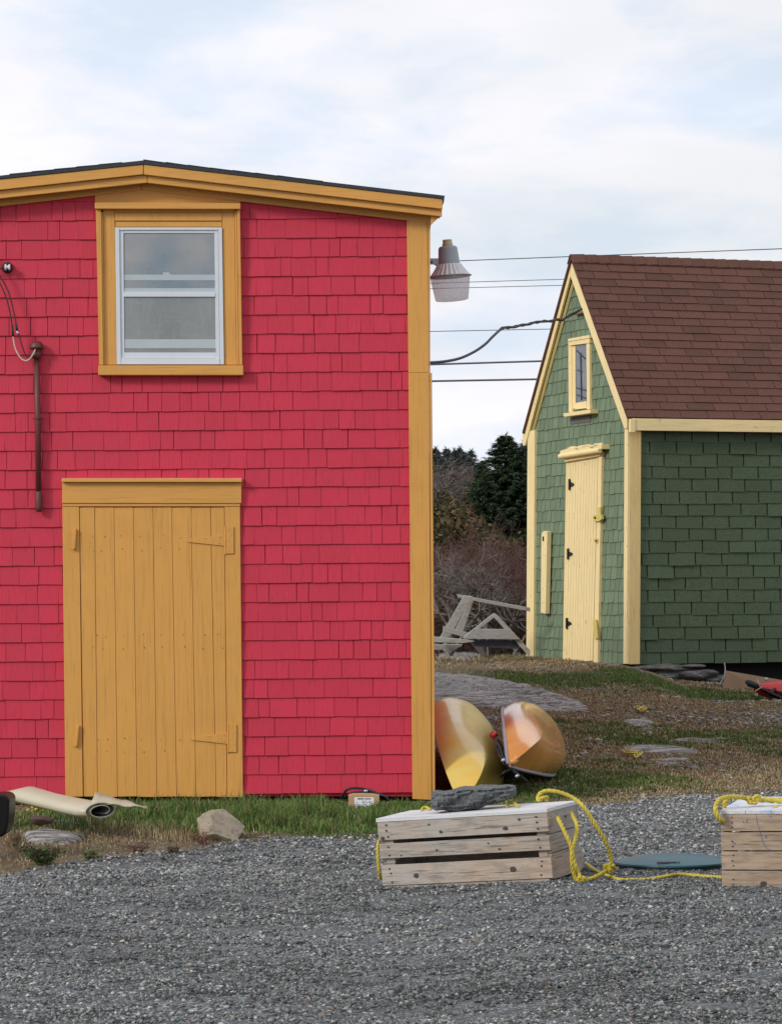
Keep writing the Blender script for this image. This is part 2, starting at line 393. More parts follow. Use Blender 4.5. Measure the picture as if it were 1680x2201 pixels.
I = np.arange(nx*ny).reshape(ny, nx); Fq = np.stack([I[:-1, :-1].ravel(), I[:-1, 1:].ravel(), I[1:, 1:].ravel(), I[1:, :-1].ravel()], 1)
g = turf_color(V[:, 0], V[:, 1])[:, None]
colg = (1-g)*np.array([[.21, .155, .10]])+g*np.array([[.065, .08, .03]])
sc_ = np.clip(wob(V[:, 0]+5, V[:, 1]*1.5, 1.6)*1.2+.05+.8*np.exp(-(((V[:, 0]-3.1)/.8)**2+((V[:, 1]-25.3)/.5)**2)), 0, .85)[:, None]; colg = colg*(1-sc_)+sc_*np.array([[.20, .175, .125]])
far = sst(V[:, 1], 32, 40)[:, None]; colg = colg*(1-far)+far*np.array([[.07, .05, .035]])
npmesh('ground', V, Fq, 4, M_ground, colors=colg, kind='structure', label='rough turf ground, green and dry brown, rising behind the gravel')

edge_px = [(0, 1885), (60, 1872), (140, 1858), (250, 1842), (350, 1833), (430, 1820), (500, 1811), (650, 1803), (800, 1796), (1000, 1765), (1260, 1733), (1450, 1714), (1680, 1702)]
E = [ghit(u, v) for u, v in edge_px]
ex = np.array([-12, -6, -3]+[p.x for p in E]+[6, 12]); ey = np.array([9, 12, 13.6]+[p.y for p in E]+[E[-1].y+.7, E[-1].y+1.5])
def Yb(x): return np.interp(x, ex, ey)+.05*np.sin(x*7)+.03*np.sin(x*19+1)
gx = np.linspace(-12, 12, 161); tt = np.linspace(0, 1, 120)
V = []
for t in tt:
    y = -6+(Yb(gx)+6)*t; V.append(np.stack([gx, y, H(gx, y)+.006-.05*(t == 1)], 1))
V = np.concatenate(V); I = np.arange(161*120).reshape(120, 161)
Fq = np.stack([I[:-1, :-1].ravel(), I[:-1, 1:].ravel(), I[1:, 1:].ravel(), I[1:, :-1].ravel()], 1)
npmesh('gravel_yard', V, Fq, 4, M_gravel, kind='structure', label='grey crushed gravel yard in the foreground')

def chips(N, ylo, yhi, smin, smax, seed):
    r = np.random.default_rng(seed)
    y = 1/(r.uniform(1/yhi, 1/ylo, N*2)); y = ylo+(yhi-ylo)*r.uniform(0, 1, N*2)**1.15
    x = r.uniform(-1, 1, N*2)*(y*.185+.25)
    k = y < Yb(x)+r.normal(0, .05, N*2); x = x[k][:N]; y = y[k][:N]; n = len(x)
    z = H(x, y)+.006
    s = smin+(smax-smin)*r.uniform(0, 1, n)**2.6
    base = np.array([[1, 0, 0], [0, 1, 0], [-1, 0, 0], [0, -1, 0], [0, 0, 1], [0, 0, -1]], float)
    P = base[None]*np.stack([r.uniform(.6, 1.3, n), r.uniform(.5, 1.0, n), r.uniform(.22, .6, n)], 1)[:, None, :]
    P = P+r.normal(0, .16, P.shape)
    a = r.uniform(0, 2*np.pi, n); tx = r.normal(0, .6, n)
    ct, st = np.cos(tx), np.sin(tx); Y = P[..., 1]*ct[:, None]-P[..., 2]*st[:, None]; Z = P[..., 1]*st[:, None]+P[..., 2]*ct[:, None]; X = P[..., 0]
    ca, sa = np.cos(a), np.sin(a)
    Q = np.stack([X*ca[:, None]-Y*sa[:, None], X*sa[:, None]+Y*ca[:, None], Z], -1)*s[:, None, None]
    Q = Q+np.stack([x, y, z+s*.15], 1)[:, None, :]
    f = np.array([[0, 1, 4], [1, 2, 4], [2, 3, 4], [3, 0, 4], [1, 0, 5], [2, 1, 5], [3, 2, 5], [0, 3, 5]])
    Fa = (f[None]+np.arange(n)[:, None, None]*6).reshape(-1, 3)
    u = r.uniform(0, 1, n); c = np.array([.158, .166, .162])[None]*(.22+1.35*r.uniform(0, 1, n)[:, None]**1.3)
    pale = u > .88; c[pale] = np.array([.36, .355, .33])*(.6+.7*r.uniform(0, 1, pale.sum())[:, None])
    br = (u > .84) & (u < .87); c[br] = np.array([.20, .15, .11])
    patch = (1.12+.38*wob(x*.8, y*1.1, 1.0)+.16*wob(x*.7+2, y*2.6, 1.7))[:, None].clip(.55, 2)*(.95+.3*sst(y, 14, 19))[:, None]; c = c*patch
    return Q.reshape(-1, 3), Fa, np.repeat(c, 6, 0)
A = chips(250000, 8.2, 15.8, .0035, .0135, 1); B = chips(80000, 14.5, 21.2, .005, .017, 2)
V = np.concatenate([A[0], B[0]]); Fq = np.concatenate([A[1], B[1]+len(A[0])]); c = np.concatenate([A[2], B[2]])
npmesh('gravel_chips', V, Fq, 3, M_stone, colors=c, kind='stuff', label='loose grey gravel chips covering the yard', cat='gravel', loc=(0, 14, 0))

# ================================================================== RED BUILDING
YW = 20.0
def fb(mb, poly, proud, thick, mat=0, tint=.5):
    """board on the red front: polygon measured on the front, standing `proud` metres out of it"""
    mb.prism([pt(u, v, YW-proud) for u, v in poly], (0, thick, 0), mat, tint); return mb
red = thing('red_building', 'tall crimson shingled building with ochre trim and a low pitched grey roof', 'building', (-1.6, YW, 0))
b = MB(); fb(b, [(-318, 1712), (-318, 462), (308, 402), (903, 472), (903, 1712)], -.014, 7.0)
obj('wall', b, M_redside, red)
z0 = pt(700, 469, YW).z; EXP = 41.2/325
xl = pt(-318, 1000, YW).x; xr = pt(884, 1000, YW).x
def rooflim(x):
    u = CX+x*F/YW
    v = np.interp(u, [-345, 0, 306, 925, 1000], [480, 437, 402, 474, 483])
    return pt(u, v, YW).z
b = MB(); zc = z0+EXP*2; row = 0
zbot = pt(700, 1711, YW).z
while zc > zbot-.02:
    x = xl-random.random()*.1
    while x < xr:
        w = random.choice([.075, .09, .10, .115, .125, .135, .15, .17, .20])*random.uniform(.92, 1.08)
        x1 = min(x+w, xr); gap = random.choice([.0004, .0006, .0009, .0012, .0018, .0025])
        if x1-x > .02:
            zb = max(zc, zbot)+random.uniform(-.0018, .0018); zt = zc+EXP+.012
            zt0 = min(zt, rooflim(x)); zt1 = min(zt, rooflim(x1))
            if zt0 > zb+.005 and zt1 > zb+.005:
                p = .0125+random.uniform(-.002, .003); q = .002; sk = random.uniform(-.0015, .0015)
                a0, a1 = x+gap, x1-gap
                b.hexa([(a0, YW-p, zb+sk), (a1, YW-p, zb-sk), (a1, YW+.01, zb), (a0, YW+.01, zb),
                        (a0+random.uniform(-.002, .002), YW-q, zt0), (a1, YW-q, zt1), (a1, YW+.01, zt1), (a0, YW+.01, zt0)], 0, random.random())
        x = x1+.0001
    zc -= EXP; row += 1
obj('shingle_cladding', b, M_red, red, label='crimson painted wooden shingles')
# roof
b = MB(); b.prism([pt(u, v, YW-.175) for u, v in [(-350, 414), (-350, 420), (308, 352), (929, 424.2), (929, 416.8), (308, 344)]], (0, 7.4, 0)); b.prism([pt(u, v, YW-.175) for u, v in [(929.02, 424.2), (952.5, 427), (955.5, 420), (929.02, 416.8)]], (0, .34, 0))
for k in range(14):
    u0 = 308+(k-6)*48; v0 = np.interp(u0, [-350, 308, 955], [414, 344, 420]); v1 = np.interp(u0+50, [-350, 308, 955], [414, 344, 420])
    if u0 < 308 < u0+50 or u0+50 > 930: continue
    b.prism([pt(u, v, YW-.178) for u, v in [(u0, v0-.3), (u0, v0-1.6-random.random()), (u0+50, v1-1.2), (u0+50, v1-.3)]], (0, 7.4, 0))
obj('roof', b, M_roofdark, red)
b = MB(); fb(b, [(-342, 425), (-342, 452), (-318, 452), (308, 378), (905, 455), (928, 458), (928, 430), (308, 357)], .085, 7.25); fb(b, [(928.05, 458), (946, 460), (946, 432), (928.05, 430)], .085, .22)
obj('soffit', b, M_ochh, red)
b = MB()
fb(b, [(-345, 421), (-345, 445), (307.5, 374), (307.5, 353)], .168, .025, tint=.4); fb(b, [(309, 353), (309, 374.5), (950.6, 448.6), (950.6, 427.5)], .168, .025, tint=.6)
fb(b, [(-344, 446), (-344, 463), (316, 392), (316, 374.5)], .14, .025, tint=.5); fb(b, [(317, 376), (317, 392.5), (949.5, 465), (949.5, 449)], .14, .025, tint=.55)
obj('fascia_board', b, M_ochh, red, bevel=.003)
b = MB()
fb(b, [(-318, 464), (-318, 479), (303, 408), (303, 392)], .034, .03, tint=.3); fb(b, [(304, 392), (304, 407.5), (925, 479), (925, 461)], .034, .03, tint=.35)
fb(b, [(204, 436), (204, 417), (303, 402), (516, 428), (516, 436)], .024, .02, tint=.45)
fb(b, [(925.5, 462), (925.5, 483), (931, 477), (948, 462)], .11, .02, tint=.4)
obj('frieze_board', b, M_ochh, red, bevel=.002)
b = MB()
fb(b, [(874, 472), (877.5, 800.5), (921, 800.5), (918, 474)], .030, .03, tint=.62)
fb(b, [(877.5, 801), (886, 1718), (927, 1720), (921.3, 801)], .034, .034, tint=.4)
fb(b, [(918.6, 476), (921.8, 800.5), (924.3, 800.5), (924.3, 476)], .026, .12, tint=.7)
fb(b, [(922, 801), (927.8, 1719), (935, 1719), (928, 801)], .028, .12, tint=.65)
obj('corner_board', b, M_och, red, bevel=.0025)
b = MB(); fb(b, [(-322, 470), (-322, 1715), (-275, 1715), (-279, 472)], .03, .03); obj('corner_board', b, M_och, red, bevel=.0025)
# --- window
win = obj('window', fb(MB(), [(247, 487), (251, 784), (482, 784), (477, 487)], .0155, .02), M_dark, red)
b = MB()
fb(b, [(206, 447), (213, 784), (222, 784), (217, 447)], .052, .05, tint=.5); fb(b, [(217.3, 455), (222.3, 784), (225, 784), (221, 455)], .038, .036, tint=.2)
fb(b, [(221.3, 447), (225.3, 784), (251, 784), (246, 447)], .028, .026, tint=.55)
fb(b, [(246.5, 457), (247, 474), (477, 474), (477, 457)], .031, .028, tint=.6); fb(b, [(247, 475), (247.2, 487), (477, 487), (477, 475)], .022, .02, tint=.6)
fb(b, [(477.5, 457), (482.5, 784), (508, 784), (504, 457)], .028, .026, tint=.6); fb(b, [(504.3, 452), (508.3, 784), (513, 784), (509, 452)], .040, .036, tint=.3)
fb(b, [(509.3, 447), (513.3, 784), (520.5, 784), (515.5, 447)], .055, .05, tint=.6)
fb(b, [(246.5, 447.5), (246.5, 456.5), (503.5, 456.5), (503.5, 447.5)], .026, .02, tint=.3)
fr = obj('window_casing', b, M_och, win, bevel=.0025)
b = MB(); fb(b, [(203.5, 435), (203.5, 448), (516.5, 448.5), (516.5, 436)], .085, .08); obj('window_cap', b, M_ochh, win, bevel=.003)
b = MB(); fb(b, [(211, 785), (211, 806), (522.5, 806), (522.5, 785)], .075, .072); obj('window_sill', b, M_ochh, win, bevel=.004)
b = MB()
fb(b, [(247, 488), (251, 783), (260, 783), (256, 488)], .040, .03); fb(b, [(256.2, 494), (260.2, 776), (267.5, 776), (265, 494)], .030, .022)
fb(b, [(469, 488), (472.5, 783), (481.5, 783), (477, 488)], .040, .03); fb(b, [(460.5, 494), (464, 776), (472, 776), (468.7, 494)], .030, .022)
fb(b, [(256.2, 488), (256.2, 494), (468.8, 494), (468.8, 488)], .038, .03); fb(b, [(265.2, 494.3), (265.2, 500.5), (460.3, 500.5), (460.3, 494.3)], .029, .02)
fb(b, [(260.4, 770), (260.4, 783), (472.3, 783), (472.3, 770)], .044, .03, tint=.9); fb(b, [(266, 757.5), (266, 769.7), (464, 769.7), (464, 757.5)], .030, .02)
fb(b, [(266, 627), (266, 637.5), (463, 637.5), (463, 627)], .034, .022)
obj('window_frame', b, M_white, win, bevel=.002)
b = MB(); fb(b, [(266, 590), (266, 602), (462, 602), (462, 590)], .0232, .002); fb(b, [(266, 619), (266, 627), (462, 627), (462, 619)], .0232, .002)
obj('inner_sash', b, M_sash, win); b = MB(); fb(b, [(266.5, 729), (266.5, 748), (464, 748), (464, 729)], .0243, .002); obj('inner_sash', b, M_sash, win); b = MB(); fb(b, [(350, 585), (350, 590), (368, 590), (362, 585)], .0232, .002)
obj('sash_lift', b, M_sash, win)
b = MB(); fb(b, [(265, 500), (266, 627.5), (463.5, 627.5), (461, 500)], .0225, .002); obj('pane', b, M_pane, win, label='upper pane with hazy reflection painted in its colour')
b = MB(); fb(b, [(266, 637), (266.5, 758), (464.5, 758), (463.5, 637)], .0235, .002); obj('pane', b, M_screen, win, label='lower pane behind crinkled mesh')
# --- door
b = MB(); xs_t = [171, 203.4, 245, 286.6, 328.6, 369, 410.6, 452.2, 482]; xs_b = [180, 209.5, 252.5, 294.8, 337.5, 379.6, 421, 464.4, 488]
for i in range(8):
    fb(b, [(xs_t[i]+.45+random.uniform(-.2, .2), 1091), (xs_b[i]+.45, 1713+random.uniform(-1, 1)), (xs_b[i+1]-.45, 1713+random.uniform(-1, 1)), (xs_t[i+1]-.45, 1090)], .024+random.uniform(-.0015, .0015), .02, tint=random.random())
for u in (200, 222, 262, 303, 345, 388, 432, 470):                   # nail heads
    for v in (1153, 1181, 1366, 1394, 1590, 1613):
        uu = u+random.uniform(-6, 6)+(v-1100)*.011; vv = v+random.uniform(-4, 4)
        if (uu > 396 and (1120 < v < 1200 or v > 1550)): continue
        r = random.uniform(.8, 1.3); fb(b, [(uu-r, vv-r), (uu-r, vv+r), (uu+r, vv+r), (uu+r, vv-r)], .0266, .002, 1)
M_nail = simple('nail_stain', mul(OCH, .35), .7)
door = obj('door', b, [M_och, M_nail], red, bevel=.0015, label='ochre plank door with eight upright boards')
b = MB(); fb(b, [(171, 1088), (179, 1716), (488.5, 1716), (482, 1088)], .0035, .003); obj('door_backing', b, M_dark, door)
for (x0, x1, y0, y1, s) in ((401, 502, 1132, 1190, 0), (410, 508, 1557, 1617, 1)):
    b = MB(); cy = (y0+y1)/2
    fb(b, [(x0, cy), (x0+2, cy+4), (x1-20, cy+12.5), (x1-20, cy-12.5)], .031, .005)
    fb(b, [(x1-16, y0), (x1-16, y1), (x1, y1), (x1, y0)], .039, .005)
    b.tube([pt(x1-18, y0-1, YW-.034), pt(x1-18, y1+1, YW-.034)], .0065, 10)
    for (u, v) in ((x0+8, cy), (x0+40, cy-4), (x0+70, cy+6), (x0+72, cy-7)):
        b.tube([pt(u, v, YW-.028), pt(u, v, YW-.035)], .004, 8)
    for (u, v) in ((x1-10, y0+7), (x1-5, y0+17), (x1-10, cy), (x1-5, y1-17), (x1-10, y1-6)):
        b.tube([pt(u, v, YW-.036), pt(u, v, YW-.042)], .004, 8)
    obj('hinge', b, M_och, door, bevel=.001)
b = MB()
fb(b, [(134, 1089), (140.5, 1713), (178, 1713), (170, 1089)], .030, .028, tint=.65); obj('door_jamb', b, M_och, red, bevel=.0025)
b = MB(); fb(b, [(482.6, 1089), (488.8, 1714), (522, 1714), (515.5, 1089)], .030, .028, tint=.5); obj('door_jamb', b, M_och, red, bevel=.0025)
b = MB(); fb(b, [(133.5, 1036), (133.5, 1081.5), (518.5, 1081.5), (518.5, 1036)], .042, .04, tint=.3); fb(b, [(134.5, 1081.8), (134.5, 1088.5), (516, 1088.5), (516, 1081.8)], .034, .03, tint=.2)
fb(b, [(132.5, 1030), (132.5, 1036), (519.5, 1036), (519.5, 1030)], .075, .072, tint=.8)
hd = obj('door_header', b, M_ochh, red, bevel=.0025)
b = MB(); fb(b, [(133, 1027.6), (133, 1029.8), (519, 1029.8), (519, 1027.6)], .072, .07); obj('header_cap', b, simple('pale_ochre_edge', (.70, .33, .16), .6, .3), hd)
for (u, v, k) in ((158.5, 1159, 0), (163, 1583, 2.5)):
    b = MB(); fb(b, [(u-5, v+20), (u-1.5, v+24), (u+3, v+20), (u+6+k*.5, v-19), (u+4+k, v-24), (u-2+k, v-21)], .052, .02, tint=.6)
    obj('turn_latch', b, M_och, red, bevel=.004)

# --- electric service: insulator, mast, cables
ins = thing('wall_insulator', 'small white spool insulator on a dark knob on the red wall', 'insulator', pt(16, 575, YW))
Ry = Matrix.Rotation(math.radians(90), 4, 'X'); p = pt(16, 575, YW-.012)
b = MB(); b.lathe([(.001, 0), (.037, 0), (.036, .012), (.028, .028), (.001, .032)], 24, Matrix.Translation(p) @ Ry); obj('base', b, M_blackm, ins, smooth=False)
Rx = Matrix.Rotation(math.radians(90), 4, 'Y'); p2 = pt(10.5, 574, YW-.062)
b = MB(); b.lathe([(.001, 0), (.019, 0), (.022, .005), (.019, .010), (.011, .014), (.011, .022), (.019, .026), (.022, .031), (.018, .036), (.001, .036)], 24, Matrix.Translation(p2) @ Rx)
obj('spool', b, simple('white_porcelain', (.72, .74, .76), .2, .05), ins, smooth=True)
b = MB(); b.tube([pt(-30, 579, YW-.05), pt(0, 576.5, YW-.06), pt(13, 574.5, YW-.075), pt(18, 574.5, YW-.04)], .0042, 8)
obj('tie_wire', b, M_blackm, ins, smooth=True)
mast = thing('service_mast', 'brown painted electrical pipe with a domed weatherhead on the red wall', 'conduit', pt(84, 1100, YW))
b = MB(); b.tube([pt(78.5, 768, YW-.045), pt(81.5, 900, YW-.045), pt(83, 1060, YW-.045)], .0195, 18); obj('pipe', b, M_pipe, mast, smooth=True)
b = MB(); b.tube([pt(83, 1056, YW-.045), pt(83.2, 1060, YW-.045), pt(83.5, 1092, YW-.045), pt(83.6, 1100, YW-.045)], [.019, .0235, .0235, .019], 18); obj('coupling', b, M_pipe, mast, smooth=True)
b = MB(); q = pt(78.5, 752, YW-.05)
b.lathe([(.030, -.055), (.030, -.012), (.024, -.010), (.024, .01), (.045, .006), (.046, .018), (.040, .040), (.026, .055), (.006, .060)], 24, Matrix.Translation(q)); obj('weatherhead', b, M_pipe, mast, smooth=True)
b = MB(); b.tube([pt(72, 899, YW-.02), pt(75, 899, YW-.06), pt(81, 899, YW-.068), pt(87, 899, YW-.06), pt(92, 900, YW-.02)], .005, 8); obj('pipe_strap', b, M_pipe, mast, smooth=True)
def catm(P, n=12):
    P = [Vector(p) for p in P]; Q = []
    for i in range(len(P)-1):
        a = P[max(i-1, 0)]; b_ = P[i]; c_ = P[i+1]; d = P[min(i+2, len(P)-1)]
        for k in range(n):
            t = k/n; Q.append(.5*((2*b_)+(-a+c_)*t+(2*a-5*b_+4*c_-d)*t*t+(-a+3*b_-3*c_+d)*t**3))
    return Q+[P[-1]]
def wz(x, y, d=.09): return pt(x*.2901, 518.5+y*.2901, YW-d)
b = MB(); b.tube(catm([wz(-160, 60), wz(-50, 200), wz(0, 310), wz(50, 430), wz(80, 560), wz(96, 690)]), .0042, 8, 0); b.tube([wz(90, 625), wz(97, 705)], .0075, 10, 0)
b.tube(catm([wz(96, 700), wz(112, 790), wz(150, 860), wz(190, 885), wz(225, 865), wz(255, 815), wz(268, 775, .06)]), .0048, 8, 1)
obj('service_cable', b, [M_blackm, simple('pale_cable', (.55, .48, .38), .6)], smooth=True, label='left service cable turning from black to pale before the weatherhead', cat='cable')
b = MB(); b.tube(catm([wz(-160, 20), wz(-50, 180), wz(0, 258), wz(50, 345), wz(85, 450), wz(120, 610), wz(140, 690), wz(165, 780), wz(195, 850), wz(222, 858), wz(250, 820, .07), wz(262, 790, .06)]), .0042, 8, 0)
b.tube([wz(116, 610), wz(128, 665)], .0075, 10, 0); b.tube([wz(126, 665), wz(138, 690)], .009, 10, 1)
obj('service_cable', b, [M_blackm, M_metal], smooth=True, label='right service cable, all black with a metal splice clamp', cat='cable')

# --- yard lamp on the corner
def lz(x, y, Y=20.35): return pt(901.4+x*.09497, 478.6+y*.09497, Y)
lamp = thing('yard_lamp', 'grey security light with ribbed reflector and cloudy lens at the building corner', 'lamp', lz(660, 1740))
tilt = Matrix.Rotation(math.radians(-4.0), 4, 'Y')
cL = lz(690, 1220); k = 20.35/F*.09497
LM = Matrix.Translation(cL) @ tilt
b = MB(); b.lathe([(.001, 690*k*1.02), (.055, 688*k), (.060, 670*k), (.064, 640*k), (.0735, 290*k), (.001, 288*k)], 28, LM); obj('lamp_housing', b, simple('housing_grey', (.33, .36, .39), .45, .15, 12), lamp, smooth=False, bevel=.003)
b = MB(); b.lathe([(.001, 840*k), (.030, 840*k), (.032, 825*k), (.031, 760*k), (.036, 750*k), (.036, 700*k), (.001, 698*k)], 24, LM); obj('photocell_cap', b, simple('tan_plastic', (.50, .44, .26), .5), lamp)
rf = lambda kk, j: 1+(.02 if kk % 2 else -.02)*(1 if 0 < j < 3 else 0)
b = MB(); b.lathe([(.142, 0), (.136, 14*k), (.108, 130*k), (.083, 262*k), (.078, 285*k), (.001, 287*k)], 96, LM, rf=lambda kk, j: 1+(.025 if kk % 4 < 2 else -.02)*(1 if 0 < j < 4 else 0)); obj('reflector', b, simple('ribbed_aluminium', (.62, .60, .58), .4, .1, metal=.3), lamp)
b = MB(); b.lathe([(.135, -4*k), (.1335, -20*k), (.122, -300*k), (.111, -520*k), (.104, -535*k), (.001, -537*k)], 48, LM); obj('lens', b, M_lens, lamp, smooth=True)
b = MB(); b.lathe([(.1365, -2*k), (.146, 0), (.146, 10*k), (.136, 14*k)], 48, LM); obj('rim', b, M_metal, lamp)
b = MB(); b.prism([lz(225, 800, 20.33), lz(460, 800, 20.33), lz(500, 985, 20.33), lz(400, 985, 20.33), lz(330, 930, 20.33), lz(225, 925, 20.33)], (0, .045, 0))
b.prism([lz(150, 760, 20.32), lz(225, 760, 20.32), lz(225, 970, 20.32), lz(150, 970, 20.32)], (0, .09, 0)); b.tube([lz(275, 880, 20.325), lz(275, 880, 20.31)], .006, 10, 1)
obj('bracket_arm', b, [simple('bracket_grey', (.48, .50, .52), .45, .3, 30), M_black], lamp, bevel=.003)

# ================================================================== GREEN SHED
AL = math.radians(20.5); SHEAR = .014
CY = 31.0; Cw = pt(1350, 1427, CY)
A_ = Vector((math.cos(AL), math.sin(AL), 0)); B_ = Vector((-math.sin(AL), math.cos(AL), 0))
def SH(x, y, z): return Cw+A_*x+B_*y+Vector((SHEAR*z, 0, z))     # the old shed leans a little
SV = Vector((SHEAR, 0, 1))
def hit(u, v, P0, n):
    d = ray(u, v); t = (P0-CAM).dot(n)/d.dot(n); return CAM+d*t
def sl_loc(P):
    q = P-Cw; z = q.z; q = q-Vector((SHEAR*z, 0, z)); return (q.dot(A_), q.dot(B_), z)
nG = B_.cross(SV).normalized(); nS = A_.cross(SV).normalized()
def gab(u, v, proud=0):
    a = sl_loc(hit(u, v, SH(-proud, 0, 0), nG)); return a[1], a[2]      # y,z on the gable
def gpoly(mb, poly, proud, thick, mat=0, tint=.5):
    mb.prism([SH(-proud, *gab(u, v, proud)) for u, v in poly], A_*thick, mat, tint); return mb
def sid(u, v, proud=0):
    a = sl_loc(hit(u, v, SH(0, -proud, 0), nS)); return a[0], a[2]
WG = gab(1139, 1300)[0]; LS = 5.2
ridge_y = WG/2
zE = sid(1400, 915)[1]                                              # eave height
GO = .05                                                            # rake overhang
yR, zR = gab(1224.5, 549.5, GO+.03); yE, zEe = gab(1346.5, 896.5, GO+.03); yF, zF = gab(1120.5, 930, GO+.03)
shed = thing('green_shed', 'steep roofed green shed with cream trim and narrow plank door', 'shed', Cw, Matrix.Rotation(AL, 3, 'Z'))
print('SHED WG', WG, 'zE', zE, 'zR', zR, 'yR', yR)
EO = .10                                                            # eave overhang
print('ROOF', yR, zR, yE, zEe, yF, zF)
def rz(y): # roof underside height at lateral y
    if y <= yR: return zEe-.05+(y-yE)*(zR-zEe)/(yR-yE)
    return zF-.05+(yF-y)*(zR-zF)/(yF-yR)
b = MB()
b.prism([SH(.012, 0.012, 0), SH(.012, WG, 0), SH(.012, WG, rz(WG)-.02), SH(.012, yR, rz(yR)-.03), SH(.012, .012, rz(0)-.02)], A_*LS)
obj('wall', b, simple('dark_green_sheathing', (.030, .045, .030), .9), shed)
b = MB(); b.box(.25, LS-.1, .22, WG-.2, -.75, -.004, fn=SH); obj('under_shed_shade', b, M_dark, shed)  # dark block added to stand for the shade beneath the shed
# gable shakes
b = MB(); ex_ = .126; z = -.005; r_ = 0
while z < zR-.15:
    y = -random.random()*.1
    while y < WG:
        w = random.uniform(.105, .155); y1 = min(y+w, WG-.005); y0 = max(y, .01)
        if y1-y0 > .02:
            zb = z+random.uniform(-.006, .006); zt = z+ex_+.01
            m0 = rz(y0)-.03; m1 = rz(y1)-.03
            if min(m0, m1) > zb+.005:
                p = .011+random.uniform(-.001, .003); g_ = .0045
                sk = random.uniform(-.006, .006)
                P = [(-p, y0+g_, zb), (-p, y1-g_, zb+sk*.6), (.02, y1-g_, zb), (.02, y0+g_, zb), (-.002, y0+g_+sk, min(zt, m0)), (-.002, y1-g_+sk, min(zt, m1)), (.02, y1-g_, min(zt, m1)), (.02, y0+g_, min(zt, m0))]
                b.hexa([SH(*q) for q in P], 0, random.random())
        y = y1+.0001 if y1 < WG-.006 else WG
    z += ex_*random.uniform(.985, 1.015)
obj('gable_shingles', b, M_green, shed, label='pale green painted shingles')
b = MB(); P_ = gpoly(b, [(1224, 897), (1225, 912), (1268, 906), (1268, 893)], .016, .006); obj('sill_patch', b, simple('dark_grey_patch', (.13, .13, .13), .9, .3, 30), shed)  # dark grey patch on the gable just below the sill
# side asphalt tabs
b = MB(); ex_ = .1275; z = -.01; r_ = 0
while z < zE-.05:
    x = .07+((r_ % 2)*.155-.31)+random.uniform(-.04, .04)+(.06 if r_ % 5 == 3 else 0)
    while x < LS:
        x1 = x+.305; x0 = max(x, .12); xx1 = min(x1, LS)
        if xx1-x0 > .01:
            zb = z+random.uniform(-.007, .005); zt = min(z+ex_+.015, zE+.02); p = .011+random.uniform(-.001, .004)+(.010 if random.random() < .08 else 0)
            q = .0075; P = [(x0+q, -p, zb), (xx1-q, -p, zb+random.uniform(-.003, .003)), (xx1-q, .02, zb), (x0+q, .02, zb), (x0+q, -.003, zt), (xx1-q, -.003, zt), (xx1-q, .02, zt), (x0+q, .02, zt)]
            b.hexa([SH(*q) for q in P], 0, random.random())
        x = x1
    z += ex_; r_ += 1
obj('side_shingles', b, M_greenasph, shed, label='dark green asphalt tab cladding')
# roof
x0r, x1r = -GO-.022, LS+.15
top0 = Vector(SH(x0r, yR, zR)); 
b = MB()
e_y = yE; e_z = zEe
def RF(x, t, h=0):                # visible roof slope, t=0 eave, 1 ridge
    y = e_y+(yR-e_y)*t; z = e_z+(zR-e_z)*t; n = Vector((0, -(zR-e_z), (yR-e_y))).normalized()
    return SH(x, y+n.y*h, z+n.z*h)
def RF2(x, t, h=0):
    y = yF+(yR-yF)*t; z = zF+(zR-zF)*t; n = Vector((0, (zR-zF), (yF-yR))).normalized()
    return SH(x, y+n.y*h, z+n.z*h)
b.hexa([RF(x0r, 0, -.02), RF(x1r, 0, -.02), RF(x1r, 1, -.02), RF(x0r, 1, -.02), RF(x0r, 0, 0), RF(x1r, 0, 0), RF(x1r, 1, 0), RF(x0r, 1, 0)], 0, .2)
b.hexa([RF2(x0r, 0, -.02), RF2(x1r, 0, -.02), RF2(x1r, .995, -.02), RF2(x0r, .995, -.02), RF2(x0r, 0, .008), RF2(x1r, 0, .008), RF2(x1r, .995, .008), RF2(x0r, .995, .008)], 0, .6)
NR = 21
for r_ in range(NR):
    t0 = r_/NR-.004; t1 = min((r_+1)/NR+.008, .995); x = x0r-.305+[0, .11, .20, .07][r_ % 4]+random.uniform(-.02, .02)
    while x < x1r:
        a0 = max(x, x0r-.005+random.uniform(-.004, .004)); a1 = min(x+.305, x1r)
        if a1-a0 > .02:
            h = .014+random.uniform(-.001, .003); j = random.uniform(-.0015, .0015); dt = random.random()
            b.hexa([RF(a0+.004, t0+j, .001), RF(a1-.004, t0-j, .001), RF(a1-.004, t1, .001), RF(a0+.004, t1, .001), RF(a0+.004, t0+j, h), RF(a1-.004, t0-j, h), RF(a1-.004, t1, .004), RF(a0+.004, t1, .004)], 0, dt if dt < .25 else .5+.5*dt)
        x += .305
x = x0r-.01
while x < x1r:
    a1 = x+.16; h0 = .012; h1 = .022
    for f_ in (RF, RF2):
        b.hexa([f_(x, .952, h0-.006), f_(a1, .952, h1-.006), f_(a1, 1.0, h1-.004), f_(x, 1.0, h0-.004), f_(x, .952, h0+.003), f_(a1, .952, h1+.003), f_(a1, 1.003, h1+.006), f_(x, 1.003, h0+.006)], 0, random.uniform(.3, 1))
    x += .14
obj('roof', b, M_brownasph, shed, label='dark brown asphalt shingle roof')
